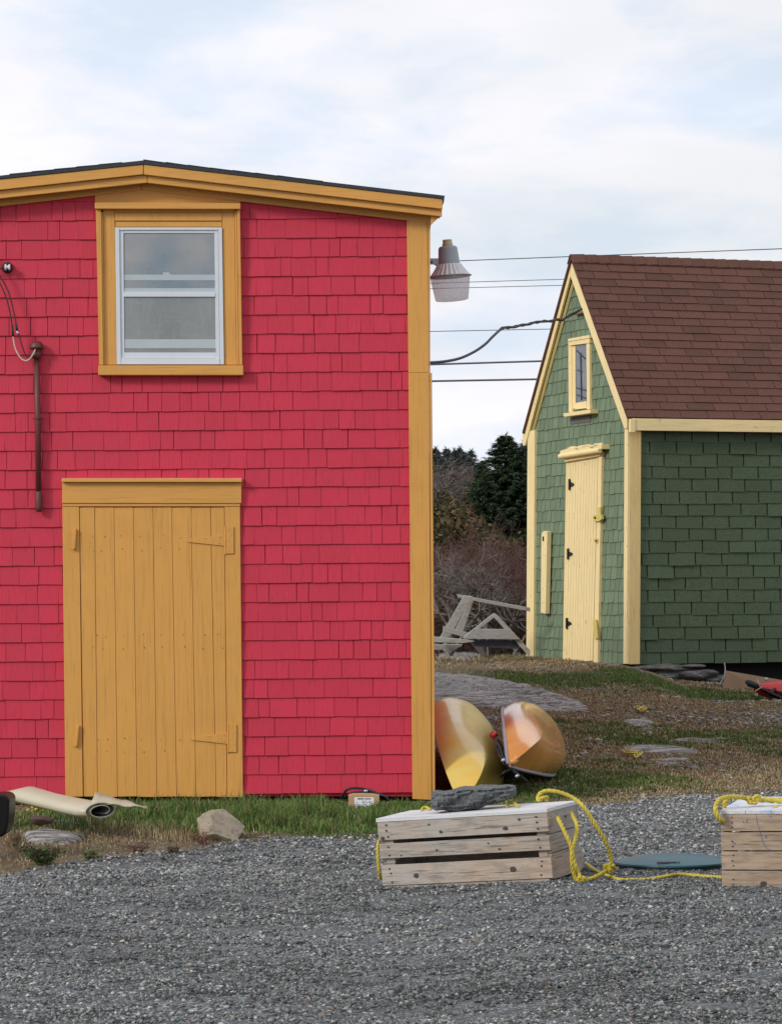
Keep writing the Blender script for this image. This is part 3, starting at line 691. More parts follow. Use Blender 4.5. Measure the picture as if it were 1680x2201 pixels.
# trim
def rake(name, yb0, zb0, side, label=None):
    b = MB(); wd = .165
    P = [(yR, zR-.045), (yb0, zb0+.05), (yb0, zb0-.10), (yR, zR-.045-wd*1.5)]
    b.prism([SH(-GO, y, z) for y, z in P], A_*.024, 0, .5)
    return obj(name, b, M_cream, shed, bevel=.003)
yL, zL = gab(1122, 930, GO); yRt, zRt = gab(1348, 899, GO)
def seg_board(pix, proud, thick, name, mat, bev=.003):
    b = MB(); gpoly(b, pix, proud, thick); return obj(name, b, mat, shed, bevel=bev)
seg_board([(1225.5, 560), (1225.5, 594), (1341, 921), (1346.5, 921), (1346.5, 898)], GO, .024, 'rake_board', M_cream)
seg_board([(1225, 560), (1122, 931), (1122.5, 957), (1127.5, 958), (1225, 594)], GO, .024, 'rake_board', M_cream)
seg_board([(1229, 604), (1134, 950), (1140, 952), (1146, 930), (1232, 614)], .02, .02, 'rake_moulding', simple('olive_trim', (.36, .29, .10), .7, .3, 20), .001)
b = MB()
for (yy0, yy1) in ((WG+.02, yF-.02), (-EO, -.015)):
    b.box(-GO+.03, LS, yy0, yy1, (rz(-EO) if yy0 < 0 else rz(yF))-.03, (rz(-EO) if yy0 < 0 else rz(yF))-.005, fn=SH)
obj('soffit', b, M_creamside, shed)
b = MB(); b.hexa([SH(-GO+.03, WG, rz(WG)-.03), SH(-.004, WG, rz(WG)-.03), SH(-.004, yR, rz(yR)-.035), SH(-GO+.03, yR, rz(yR)-.035), SH(-GO+.03, WG+.01, rz(WG)), SH(-.004, WG+.01, rz(WG)), SH(-.004, yR, rz(yR)), SH(-GO+.03, yR, rz(yR))])
b.hexa([SH(-GO+.03, 0, rz(0)-.03), SH(-.004, 0, rz(0)-.03), SH(-.004, yR, rz(yR)-.035), SH(-GO+.03, yR, rz(yR)-.035), SH(-GO+.03, -.01, rz(0)), SH(-.004, -.01, rz(0)), SH(-.004, yR, rz(yR)), SH(-GO+.03, yR, rz(yR))])
obj('rake_soffit', b, simple('olive_soffit', (.20, .155, .05), .8, .2), shed)
def sboard(name, poly, proud, thick, mat, tint=.5):
    b = MB(); b.prism([SH(sid(u, v, proud)[0], -proud, sid(u, v, proud)[1]) for u, v in poly], B_*thick, 0, tint); return obj(name, b, mat, shed, bevel=.003)
zf0 = sid(1352, 925, .12)[1]; zf1 = sid(1352, 899, .12)[1]
b = MB(); b.box(-GO+.027, LS+.1, -.125, -.10, zf0, zf1, fn=SH); obj('eave_board', b, M_creamh, shed, bevel=.003)
b = MB(); b.box(-GO-.005, -GO+.05, -.135, -.095, zf0-.02, zf1-.005, fn=SH); obj('eave_block', b, M_cream, shed, bevel=.004)
b = MB(); b.box(.0, .115, -.034, .0, -.005, zf0+.05, fn=SH); obj('corner_board', b, M_creamside, shed, bevel=.003)
b = MB(); yy = gab(1341, 1200, .03)[0]; b.box(-.036, -.002, -.032, yy, -.0, rz(0)-.08, fn=SH); obj('corner_board', b, M_cream, shed, bevel=.003)
b = MB(); yy = gab(1148, 1200, .03)[0]; b.box(-.036, -.0, yy, WG+.02, .0, rz(WG)-.05, fn=SH); obj('corner_board', b, M_cream, shed, bevel=.003)
# door
b = MB(); TL, TR, BL, BR = (1219, 993), (1284.5, 978), (1211.5, 1426), (1273, 1420)
for i in range(11):
    a, c_ = i/11+.004, (i+1)/11-.004
    f_ = lambda P, Q, t: (P[0]+(Q[0]-P[0])*t, P[1]+(Q[1]-P[1])*t)
    gpoly(b, [f_(TL, TR, a), f_(BL, BR, a), f_(BL, BR, c_), f_(TL, TR, c_)], .028+random.uniform(-.001, .001), .02, tint=random.random())
sd = obj('door', b, M_cream, shed, bevel=.001, label='narrow cream board door')
b = MB(); gpoly(b, [(1219, 990), (1211.5, 1427), (1275, 1424), (1285, 976)], .018, .01); obj('door_backing', b, simple('ochre_gap', (.35, .24, .08), .8), sd)
b = MB(); gpoly(b, [(1285, 975), (1274, 1430), (1283.5, 1432), (1292.5, 970)], .04, .035, tint=.6); gpoly(b, [(1216, 990), (1208.5, 1430), (1211.3, 1430), (1218.7, 990)], .034, .03, tint=.6)
obj('door_frame', b, M_cream, sd, bevel=.003)
b = MB(); b.tube([SH(-.09, *gab(1203, 981, .09)), SH(-.09, *gab(1289, 968, .09))], .028, 14); gpoly(b, [(1212, 984), (1212, 993), (1288, 980), (1288, 971)], .06, .06)
gpoly(b, [(1203, 969), (1203, 977), (1292, 965), (1292, 955), (1272, 956), (1262, 960), (1240, 960), (1215, 965)], .10, .1)
for i in range(14):
    u = 1218+i*5.2; v = 962-i*.55+random.uniform(-2, 1); gpoly(b, [(u, v+3), (u+6, v+2.5), (u+5, v-1.5), (u+1, v-1)], .1+random.uniform(-.02, .02), .03)
obj('door_hood', b, M_creamh, sd, bevel=.003)
for (u, v) in ((1223, 1041), (1220, 1190.5), (1217.5, 1340)):
    b = MB(); gpoly(b, [(u-2.5, v-11), (u-2.5, v+12), (u+.5, v+12), (u+.5, v-12)], .045, .01); gpoly(b, [(u+.5, v-6), (u+.5, v+6), (u+8.5, v+2), (u+8.5, v-2)], .040, .006); obj('hinge', b, M_black, sd)
b = MB(); gpoly(b, [(1284, 1090), (1283, 1120), (1289, 1119), (1290, 1089)], .05, .02, tint=.7); gpoly(b, [(1272, 1110), (1274, 1120), (1286, 1121), (1292, 1116), (1291, 1106), (1276, 1106)], .065, .03)
b.tube([SH(-.068, *gab(1278, 1113, .068)), SH(-.075, *gab(1278, 1113, .075))], .012, 10, 1); gpoly(b, [(1289, 1107), (1289, 1118), (1294, 1116), (1294, 1109)], .05, .02, 1)
obj('lock', b, [M_brass, M_black], sd, bevel=.003)
b = MB(); gpoly(b, [(1276, 1158), (1276, 1167), (1284, 1167), (1284, 1157)], .05, .01); gpoly(b, [(1278.5, 1160), (1278.5, 1165), (1282, 1165), (1282, 1160)], .055, .005, 1); obj('latch', b, [M_brass, simple('rust', (.12, .05, .03), .8)], sd)
b = MB(); gpoly(b, [(1273, 1336), (1277, 1374), (1284, 1372), (1281, 1332), (1276, 1331)], .06, .012); obj('loose_strip', b, M_brass, sd)
b = MB(); gpoly(b, [(1163, 1147), (1161.5, 1317), (1172, 1319), (1175.5, 1143), (1168, 1141)], .075, .05, tint=.6); gpoly(b, [(1165, 1153), (1165, 1163), (1168, 1163), (1168, 1153)], .079, .003, 1); obj('door_prop', b, [M_cream, M_dark], shed, bevel=.006, label='upright cream batten beside the door')
# gable window
w_ = obj('window', gpoly(MB(), [(1234, 741), (1234, 868), (1261, 866), (1261, 739)], .004, .01), M_dark, shed)
b = MB(); gpoly(b, [(1220.5, 737), (1221.5, 886), (1228.5, 886), (1227, 741)], .035, .03, tint=.6); gpoly(b, [(1259.5, 735), (1260.5, 880), (1267, 879), (1266, 727)], .035, .03, tint=.6)
gpoly(b, [(1220.5, 731), (1220.5, 743), (1266, 737), (1266, 722.5)], .042, .04, tint=.5); gpoly(b, [(1220, 728), (1220, 734), (1266, 726), (1265, 720)], .05, .05)
gpoly(b, [(1227.5, 742), (1228.5, 880), (1236, 876), (1235.5, 743)], .022, .015, tint=.3); gpoly(b, [(1236, 866), (1234, 880), (1260, 877), (1259, 862)], .028, .02)
obj('window_frame', b, M_cream, w_, bevel=.002)
b = MB(); gpoly(b, [(1210, 888.5), (1211, 896), (1268, 888), (1268, 880)], .10, .1); obj('window_sill', b, M_creamh, w_, bevel=.004)
b = MB(); gpoly(b, [(1235.5, 742), (1235.5, 866), (1260, 863), (1260, 739)], .016, .003); obj('pane', b, M_paneold, w_)
b = MB()
for (u0, v0, u1, v1) in ((1238, 753, 1257, 771), (1240, 795, 1250, 799), (1238, 833, 1259, 839), (1238, 848, 1258, 856), (1247, 758, 1249, 860)):
    b.tube([SH(-.021, *gab(u0, v0, .021)), SH(-.021, *gab(u1, v1, .021))], .006, 5)
obj('glass_crack', b, simple('dark_crack', (.03, .035, .04), .5), w_)
# drop cable to the gable
b = MB(); P = [(1236, 672, 31.2), (1215, 683, 31.1), (1205, 688, 31.0), (1195, 687, 30.9), (1180, 690, 30.5), (1165, 691, 30.1), (1150, 692, 29.8), (1136, 697, 29.4), (1120, 698, 29), (1105, 703, 28.6), (1090, 703, 28.2), (1077, 707, 27.9), (1060, 722, 27.5), (1043, 739, 27.2), (1020, 755, 26.8), (990, 769, 26.2), (960, 776, 25.7), (928, 779, 25.2), (880, 780, 24.4)]
P = [pt(u, v, Y) for u, v, Y in P]; Q = catm(P, 6)
b.tube(Q, .0125, 7); b.tube([p_+Vector((0, -.01*math.cos(i*.5), .013*math.sin(i*.5))) for i, p_ in enumerate(Q[:70])], .007, 6)
b.tube(catm([pt(1249, 664, 31.35), pt(1242, 668, 31.2), pt(1236, 672, 31.2)], 5), .014, 7)
obj('drop_cable', b, M_blackm, smooth=True, label='thick black twisted cable drooping from the red building to the green gable', cat='cable')
b = MB(); gpoly(b, [(1232, 673), (1232, 677), (1251, 672), (1251, 669)], .06, .04); obj('cable_bracket', b, M_ply, shed)
for i, (u0, v0, u1, v1, Y, r, lb) in enumerate(((985, 560, 1680, 534, 62, .010, 'topmost far wire, passing just over the brown ridge'), (1005, 606, 1205, 600, 60, .007, 'thin wire level with the lamp lens, upper of the close pair'), (1005, 618, 1203, 613, 60, .007, 'thin wire level with the lamp lens, lower of the close pair'),
        (930, 712, 1180, 707, 60, .008, 'single thin wire just above the drooping black cable'), (930, 783, 1160, 776, 42, .014, 'dark straight wire just under the low end of the drooping cable'), (930, 819, 1150, 815, 42, .0145, 'lowest dark straight wire, right above the spruce tops'))):
    s = (v1-v0)/(u1-u0); P = [pt(u, v0+(u-u0)*s+((u-(u0+u1)/2)/2000)**2*8, Y) for u in (-1500, -400, 400, u0, (u0+u1)/2, u1, 1600, 2400, 3600)]
    b = MB(); b.tube(P, r, 5); obj('overhead_wire', b, simple('wire_grey', (.10, .11, .13), .7) if i == 0 else bpy.data.materials['wire_grey'], smooth=True, label=lb, cat='wire', group='overhead wires behind the buildings')

# ================================================================== ROCKS
def rock(name, c, size, mat, seed, label=None, cat=None, flat=.0, yaw=0, layer=0, pw=.35, sub=4, parent=None, group=None, kind=None, tiltx=0, tilty=0):
    import bmesh
    bm = bmesh.new(); bmesh.ops.create_icosphere(bm, subdivisions=sub, radius=1)
    r = random.Random(seed); planes = []
    for k in range(16):
        d = Vector((r.gauss(0, 1), r.gauss(0, 1), r.gauss(0, 1))).normalized(); planes.append((d, r.uniform(.62, .95)))
    V = []
    for v in bm.verts:
        p = v.co.copy()
        for d, h in planes:
            t = p.dot(d)
            if t > h: p -= d*(t-h)*.9
        n_ = .05*math.sin(p.x*7+seed)+.04*math.sin(p.y*9+p.z*6)+.03*math.sin(p.z*17+p.x*11)
        p *= 1+n_*pw*2
        if layer:
            q = math.floor(p.z*layer+.35*math.sin(p.x*2.5)+.2*p.y); rr = random.Random(q*7+seed).uniform(.86, 1.06); p.x *= rr; p.y *= rr
        V.append(p)
    M = Matrix.Translation(c) @ Matrix.Rotation(yaw, 4, 'Z') @ Matrix.Rotation(tilty, 4, 'Y') @ Matrix.Rotation(tiltx, 4, 'X') @ Matrix.Diagonal((*size, 1))
    b = MB(); b.add([M @ p for p in V], [tuple(v.index for v in f.verts) for f in bm.faces]); bm.free()
    return obj(name, b, mat, parent, label=label, cat=cat, group=group, kind=kind)
# grass-side boulder
g0 = ghit(470, 1806)
rock('boulder', g0+Vector((0, .03, .040)), (.168, .15, .135), M_boulder, 12, 'tan angular boulder in green grass at the gravel edge', 'rock', pw=.25, sub=4, yaw=.3)
# bedrock slabs lying in the turf
def slab(pix, name, label, h=.05, nz_=.02, seed=1):
    h = h*(1 if seed in (8, 9) else .42); nz_ = nz_*(1.7 if seed == 1 else 1)
    P = [ghit(u, v) for u, v in pix]; n = len(P); c = sum(P, Vector())/n
    vs = []; fs = []; K = 12; r = random.Random(seed); m = 64
    def per(a):
        t = a*n; i = int(t) % n; f_ = t-int(t); return P[i].lerp(P[(i+1) % n], f_)
    rad = [0]+[((j+1)/K) for j in range(K)]
    for j, s_ in enumerate(rad):
        for k_ in range(m):
            q = c.lerp(per(k_/m), s_*(1+.03*math.sin(k_*2.3+seed)+.02*math.sin(k_*5.1)))
            z = float(H(q.x, q.y))+h*(1-s_**6)-.02*(s_ > .99)+nz_*(wob(q.x, q.y, 4)*.6+.5*math.sin(q.y*26+q.x*5+math.sin(q.x*4)))*(1-s_**4)
            vs.append((q.x, q.y, z))
    for j in range(K):
        for k_ in range(m): fs.append((j*m+k_, j*m+(k_+1) % m, (j+1)*m+(k_+1) % m, (j+1)*m+k_))
    b = MB(); b.add(vs, fs); return obj(name, b, M_bedrock, label=label, cat='rock')
slab([(850, 1438), (935, 1444), (1040, 1455), (1140, 1474), (1210, 1496), (1275, 1520), (1270, 1532), (1200, 1533), (1120, 1530), (1050, 1525), (935, 1512), (850, 1505)], 'bedrock_slab', 'large streaked grey bedrock slab behind the kayaks', .07, .02, 1)
slab([(1335, 1607), (1380, 1602), (1440, 1604), (1515, 1617), (1500, 1624), (1420, 1622), (1345, 1620)], 'bedrock_slab', 'long thin grey slab low in the turf, nearer of two', .05, .012, 2)
slab([(1420, 1598), (1480, 1589), (1540, 1588), (1590, 1590), (1560, 1598), (1500, 1602)], 'bedrock_slab', 'pale flat slab higher on the slope, beyond the long thin one', .05, .012, 3)
slab([(1397, 1642), (1420, 1634), (1490, 1628), (1480, 1634), (1450, 1648), (1405, 1651)], 'bedrock_slab', 'small grey slab nearest the gravel on the right', .035, .01, 4)
slab([(1285, 1430), (1340, 1427), (1385, 1434), (1430, 1449), (1390, 1450), (1320, 1441)], 'bedrock_slab', 'smooth grey rock rising at the foot of the shed corner', .04, .008, 5)
slab([(1335, 1550), (1390, 1548), (1420, 1562), (1400, 1574), (1345, 1568)], 'bedrock_slab', 'broken grey ledge halfway up the brown slope', .05, .02, 6)
slab([(940, 1400), (1010, 1402), (1045, 1412), (1000, 1420), (940, 1415)], 'bedrock_slab', 'thin pale slab in dry grass below the timber heap', .06, .01, 7)
slab([(90, 1776), (130, 1767), (210, 1770), (205, 1776), (150, 1783)], 'bedrock_slab', 'flat bluish grey slab under the vinyl roll', .03, .006, 8)
slab([(40, 1800), (90, 1788), (190, 1800), (150, 1818), (60, 1815)], 'bedrock_slab', 'cracked grey slab in brown weeds left of the gravel edge', .035, .012, 9)
for i, (u0, u1, v0, v1, d, lb) in enumerate(((1362, 1500, 1426, 1446, .0, 'flat pale topped stone under the shed corner'), (1455, 1520, 1428, 1437, .05, 'thin upper stone wedged under the shed sill'), (1455, 1550, 1437, 1462, -.05, 'lichen spotted stone with orange edge under the shed'), (1400, 1470, 1440, 1464, -.12, 'lower grey stone in grass under the shed corner'), (1500, 1585, 1452, 1468, .1, 'dark stone in the gap beneath the shed, farthest right'))):
    x0, z0_ = sid(u0, v1, .05); x1, z1_ = sid(u1, v0, .05)
    c = SH((x0+x1)/2, .06+d*.3, (z0_+z1_)/2)
    rock('foundation_stone', c, (abs(x1-x0)/2*1.08, .20, max(.03, (z1_-z0_)/2*1.35)), M_found, 20+i, lb, 'stone', yaw=AL, sub=3, group='stones carrying the shed')
pb = thing('brown_board', 'brown sheet of board leaning under the shed behind the red kayak', 'board', SH(1.3, -.1, -.2))
b = MB(); q = [pt(1559, 1441.5, 30.4), pt(1552, 1478, 30.3), pt(1680, 1500, 30.2), pt(1680, 1462, 30.6)]; b.prism(q, (0, .02, 0)); obj('sheet', b, M_ply, pb)
b = MB(); b.tube(catm([pt(1556, 1425, 30.6), pt(1558, 1440, 30.5), pt(1554, 1458, 30.4), pt(1545, 1472, 30.35)], 6), .006, 6); obj('bent_wire', b, M_metal, smooth=True, label='thin pale bent wire hanging under the shed by the brown board', cat='wire')

# ================================================================== CRATES
def Rcr(yaw, roll): return (Matrix.Rotation(roll, 4, 'Y') @ Matrix.Rotation(yaw, 4, 'Z')).to_3x3()
def slat(mb, x0, x1, z0, z1, yf, th, axis='x', tint=.5, bow=.0):
    if axis == 'x': mb.box(x0, x1, yf, yf+th, z0, z1, 0, tint)
    else: mb.box(yf, yf+th, x0, x1, z0, z1, 0, tint)
def knot(mb, x, z, r, y, axis='x', n=10):
    vs = []
    for k_ in range(n):
        a = 2*math.pi*k_/n; rr = r*random.uniform(.85, 1.15); d = (rr*math.cos(a), rr*math.sin(a)*.8)
        vs.append((x+d[0], y, z+d[1]) if axis == 'x' else (y, x+d[0], z+d[1]))
    c = (x, y-.001, z) if axis == 'x' else (y+.001, x, z)
    mb.add(vs+[c], [(k_, (k_+1) % n, n) if axis == 'x' else (k_, (k_+1) % n, n) for k_ in range(n)], 1, .5)
# crate one: long side seen
L, D, HT = .885, .40, .352
R1 = Rcr(math.radians(-25), -.083)
P0 = pt(1188.7, 1899.5, 14.2); loc = P0-R1 @ Vector((L/2, -D/2, 0))
cr = thing('lobster_crate', 'weathered grey slatted crate carrying a slate rock, yellow rope at its end', 'crate', loc, R1, 'slatted wooden crates on the gravel')
M1 = Matrix.Translation(loc) @ R1.to_4x4()
def side(yf, sgn):
    b = MB(); t = .019; y0 = yf if sgn < 0 else yf-t
    for (z0_, z1_, ti, e) in ((.012+.014, .125, .8, .008), (.158, .228, .4, .004), (.246, .334, .65, 0)):
        slat(b, -L/2, L/2-e*.0, z0_, z1_, y0+random.uniform(-.001, .001), t, 'x', ti)
    slat(b, -L/2+.006, L/2-.02, 0, .024, y0+.006, t, 'x', .3)
    if sgn < 0:
        for (x, z, r) in ((-.26, .068, .015), (.245, .075, .017), (-.14, .186, .006), (.185, .175, .007), (-.11, .272, .009), (.225, .272, .013), (-.42, .256, .010), (.13, .205, .005), (-.33, .17, .005), (-.17, .31, .006), (.30, .31, .008)):
            knot(b, x, z, r, y0-.0022)
        for x in (-.395, .39):
            for z in (.043, .085, .107, .172, .212, .262, .292, .318): knot(b, x+random.uniform(-.006, .006), z, .0062, y0-.0022)
    return b
obj('side_panel', side(-D/2, -1), [M_wood, M_knot], cr, local=True, bevel=.0015)
obj('side_panel', side(D/2, 1), [M_wood, M_knot], cr, local=True, bevel=.0015)
for sgn in (1, -1):
    b = MB(); t = .020; x0 = L/2+.0005 if sgn > 0 else -L/2-t-.0005
    x0 = L/2-.022 if sgn > 0 else -L/2+.002
    for (z0_, z1_, ti) in ((.018, .138, .5), (.142, .228, .45), (.232, .334, .3)):
        b.box(x0, x0+t, -D/2+.021, D/2-.021, z0_, z1_, 0, ti)
    if sgn > 0:
        for (y, z) in ((-.15, .28), (-.15, .31), (.15, .30), (.15, .2), (-.16, .06), (-.16, .1), (.15, .08)): knot(b, y, z, .0035, x0+t+.002, 'y')
        for (y, z) in ((-.075, .287), (.03, .292)): knot(b, y, z, .009, x0+t+.002, 'y')
    obj('end_panel', b, [M_wood, M_knot], cr, local=True, bevel=.0015)
for sx in (-1, 1):
    for sy in (-1, 1): b = MB(); b.box(sx*(L/2-.045)-.022, sx*(L/2-.045)+.022, sy*(D/2-.031)-.011, sy*(D/2-.031)+.011, .002, .333); obj('corner_post', b, M_wood, cr, local=True)
b = MB(); b.box(-L/2+.025, L/2-.025, -D/2+.045, D/2-.045, .01, .02); obj('floor', b, M_dark, cr, local=True)
b = MB(); nl = 4
for i in range(nl):
    ya = -D/2-.004+i*(D+.008)/nl; b.box(-L/2-.004, L/2+.004+random.uniform(-.003, .003), ya+.0008, ya+(D+.008)/nl-.0008, .3345, .3525+random.uniform(-.001, .001), 0, random.uniform(.5, 1))
for (x, y) in ((-.30, -.05), (-.24, .02), (.05, -.12)): pass
obj('lid', b, M_woodlid, cr, local=True, bevel=.002)
# crate two: end face seen, long side going back
R2 = Rcr(math.radians(-13), -.0085)
L2, D2 = .46, .92
P0 = pt(1551, 1910, 13.8); loc2 = P0-R2 @ Vector((-L2/2, -D2/2, 0))
cr2 = thing('lobster_crate', 'tan four board crate with blue pen marks at the right picture edge', 'crate', loc2, R2, 'slatted wooden crates on the gravel')
for sgn in (-1, 1):
    b = MB(); y0 = -D2/2 if sgn < 0 else D2/2-.02
    for i, (z0_, z1_) in enumerate(((.002, .080), (.086, .168), (.174, .256), (.262, .338))):
        b.box(-L2/2, L2/2, y0+random.uniform(-.001, .001), y0+.02, z0_, z1_, 0, (.3, .7, .5, .9)[i])
        if sgn < 0:
            for dz in (.22, .5, .8)[:2+(i % 2)]: knot(b, -L2/2+.052+random.uniform(-.003, .003), z0_+(z1_-z0_)*dz, .0045, y0-.0022)
    if sgn < 0:
        knot(b, -L2/2+.19, .012+.012, .014, y0-.0022)
        V2 = [(-L2/2+.160, .335), (-L2/2+.170, .29), (-L2/2+.180, .25), (-L2/2+.190, .21), (-L2/2+.205, .185), (-L2/2+.230, .172)]
        for q0, q1 in zip(V2[:-1], V2[1:]): b.tube([(q0[0], y0-.001, q0[1]), (q1[0], y0-.001, q1[1])], .0012, 5, 2)
        for q0 in ((.10, .30), (.115, .30), (.118, .31), (.20, .232), (.204, .235), (.052, .205), (.06, .202), (.225, .325)):
            b.box(-L2/2+q0[0], -L2/2+q0[0]+.006, y0-.0015, y0, q0[1], q0[1]+.006, 2)
    obj('end_panel', b, [M_woodtan, M_knot, simple('blue_pen_ink', (.06, .10, .40), .6)], cr2, local=True, bevel=.0015)
for sgn in (-1, 1):
    b = MB(); x0 = -L2/2+.001 if sgn < 0 else L2/2-.021
    for (z0_, z1_) in ((.004, .105), (.13, .215), (.24, .336)): b.box(x0, x0+.02, -D2/2+.021, D2/2-.021, z0_, z1_, 0, .5)
    obj('side_panel', b, M_wood, cr2, local=True, bevel=.0015)
b = MB()
for i in range(4):
    xa = -L2/2-.003+i*(L2+.006)/4; b.box(xa+.0008, xa+(L2+.006)/4-.0008, -D2/2-.003, D2/2+.003, .339, .357, 0, random.uniform(.6, 1))
obj('lid', b, M_woodlid2, cr2, local=True, bevel=.002)
# slate lying on crate one
Mi = M1.inverted()
rk = MB(); vs = []; fs = []; nu, nv = 60, 28; r = random.Random(5)
for i in range(nu+1):
    s_ = i/nu; x = -.205+.41*s_
    ht = np.interp(s_, [0, .05, .14, .35, .55, .75, .9, 1], [.034, .050, .046, .056, .056, .044, .036, .024]); dp = .085*(min(1, s_*6+.5))*(min(1, (1-s_)*6+.35))
    cz = .052+np.interp(s_, [0, .3, .7, 1], [0, -.004, .006, .016])
    for j in range(nv):
        a = 2*math.pi*j/nv; q = (math.copysign(abs(math.cos(a))**.75, math.cos(a))*dp, math.copysign(abs(math.sin(a))**.8, math.sin(a))*ht)
        lay = .005*(1 if math.sin(q[1]*330+x*16+2*math.sin(x*9)) > 0 else -1)+.005*(1 if math.sin(x*37+j*.5) > .2 else -1)+.003*r.uniform(-1, 1)
        dd = 1+lay/.05
        vs.append((x+.004*r.uniform(-1, 1), q[0]*dd, cz+q[1]*(1+.06*math.sin(x*51+a*3))+.0015*r.uniform(-1, 1)))
for i in range(nu):
    for j in range(nv): fs.append((i*nv+j, (i+1)*nv+j, (i+1)*nv+(j+1) % nv, i*nv+(j+1) % nv))
fs += [tuple(range(nv)), tuple(range(nu*nv+nv-1, nu*nv-1, -1))]
lo = hit(1020, 1741, M1 @ Vector((0, 0, .3525)), (R1 @ Vector((0, 0, 1))))
MR = Matrix.Translation(lo) @ Matrix.Rotation(-.083, 4, 'Y') @ Matrix.Rotation(math.radians(-6), 4, 'Z')
vs = [MR @ Vector(v) for v in vs]; zl = (R1 @ Vector((0, 0, 1)))
mn = min((Vector(v)-lo).dot(zl) for v in vs); vs = [Vector(v)-zl*mn for v in vs]
rk.add(vs, fs); obj('slate_rock', rk, M_slate, label='long dark layered slate rock lying on the grey crate lid', cat='rock')
# septic / pit cover
lc = ghit(1446, 1869); lid = thing('round_cover', 'teal domed plastic cover set in the gravel between the crates', 'cover', lc)
LMt = Matrix.Translation(lc) @ Matrix.Rotation(-.006, 4, 'Y')
b = MB(); b.lathe([(.29, .034), (.288, .042), (.27, .047), (.20, .062), (.12, .071), (.06, .074), (.001, .075)], 56, LMt)
for (x0, x1, y0, y1) in ((-.10, .0, -.245, -.232), (-.02, .02, -.225, -.215), (-.055, -.05, -.25, -.222), (.005, .01, -.25, -.222)):
    zz = .0555; b.hexa([LMt @ Vector(p_) for p_ in ((x0, y0, zz-.004), (x1, y0, zz-.004), (x1, y1, zz), (x0, y1, zz), (x0, y0, zz), (x1, y0, zz), (x1, y1, zz+.003), (x0, y1, zz+.003))], 1)
obj('dome', b, [M_lid, M_black], lid, smooth=False)
b = MB(); b.lathe([(.283, -.03), (.283, .030), (.286, .033), (.286, .036)], 56, LMt); obj('rim', b, M_liddark, lid)

# ================================================================== ROPES
def rope(mb, P, r, pitch=None, n=10):
    Q = catm(P, 14); pitch = pitch or r*7
    # resample evenly
    d = [0]
    for a, c_ in zip(Q[:-1], Q[1:]): d.append(d[-1]+(c_-a).length)
    step = r*.75; m = max(4, int(d[-1]/step)); R = []; j = 0
    for i in range(m+1):
        s_ = d[-1]*i/m
        while j < len(d)-2 and d[j+1] < s_: j += 1
        t = (s_-d[j])/max(1e-9, d[j+1]-d[j]); R.append(Q[j].lerp(Q[j+1], t))
    prev = None; st = [[], [], []]
    for i, p_ in enumerate(R):
        dd = (R[min(i+1, m)]-R[max(i-1, 0)]).normalized()
        if prev is None:
            u = dd.cross(Vector((0, 0, 1)))
            if u.length < .05: u = dd.cross(Vector((1, 0, 0)))
        else: u = prev-dd*prev.dot(dd)
        u.normalize(); prev = u; w = dd.cross(u); ph = 2*math.pi*(d[-1]*i/m)/pitch
        for k_ in range(3):
            a = ph+2.094*k_; st[k_].append(p_+(u*math.cos(a)+w*math.sin(a))*r*.5)
    for k_ in range(3): mb.tube(st[k_], r*.56, 6)
def z7(x, y, Y): return pt(757.8+x*.3561, 1435.9+y*.3561, Y)
def z8(x, y, Y): return pt(1276.3+x*.2718, 1356+y*.2718, Y)
def knotlump(mb, c, s_, seed, r):
    rr = random.Random(seed); P = []
    for k_ in range(9): P.append(Vector(c)+Vector((rr.uniform(-1, 1)*s_, rr.uniform(-1, 1)*s_*.6, rr.uniform(-1, 1)*s_*.6)))
    rope(mb, P, r)
r0 = .0100
b = MB()
rope(b, [z7(1235, 905, 14.26), z7(1247, 925, 14.18), z7(1285, 1005, 14.12), z7(1318, 1085, 14.1), z7(1322, 1180, 14.1), z7(1338, 1260, 14.12), z7(1372, 1298, 14.12), z7(1400, 1275, 14.14)], r0)
rope(b, [z7(1318, 878, 14.42), z7(1330, 900, 14.34), z7(1352, 950, 14.28), z7(1345, 1030, 14.22), z7(1325, 1100, 14.16), z7(1338, 1180, 14.14), z7(1372, 1262, 14.12), z7(1390, 1285, 14.12), z7(1430, 1275, 14.15), z7(1480, 1255, 14.2), z7(1530, 1225, 14.28), z7(1575, 1195, 14.3)], r0)
knotlump(b, z7(1385, 1276, 14.12), .022, 3, r0)
rope(b, [z7(1170, 800, 14.3), z7(1172, 782, 14.28), z7(1140, 788, 14.26), z7(1118, 800, 14.28), z7(1120, 775, 14.3), z7(1140, 752, 14.3), z7(1185, 742, 14.3), z7(1250, 752, 14.28), z7(1330, 786, 14.25), z7(1395, 842, 14.2), z7(1455, 935, 14.2), z7(1515, 1030, 14.22), z7(1548, 1110, 14.26), z7(1558, 1165, 14.28), z7(1545, 1210, 14.28), z7(1570, 1235, 14.3)], r0)
knotlump(b, z7(1548, 1212, 14.28), .026, 5, r0)
rope(b, [z7(1405, 1180, 14.7), z7(1450, 1212, 14.6), z7(1500, 1240, 14.5), z7(1560, 1262, 14.3), z7(1610, 1278, 14.2), z7(1680, 1284, 14.2), z8(250, 1971, 14.2), z8(400, 1970, 14.2), z8(560, 1946, 14.25), z8(680, 1927, 14.3), z8(850, 1941, 14.25), z8(1005, 1950, 14.15), z8(1100, 1960, 14.1)], .0085)
for k_ in range(5): b.tube([z7(1560, 1205, 14.28), z7(1578+k_*3, 1188+k_*7, 14.27+.01*k_)], [.004, .0055], 5)
obj('yellow_rope', b, M_rope, smooth=True, label='yellow rope looping from the grey crate and running along the gravel', cat='rope')
b = MB(); rope(b, [z7(170, 1040, 14.62), z7(155, 1055, 14.6), z7(150, 1120, 14.58), z7(155, 1200, 14.58), z7(162, 1255, 14.6), z7(175, 1275, 14.65)], .0085)
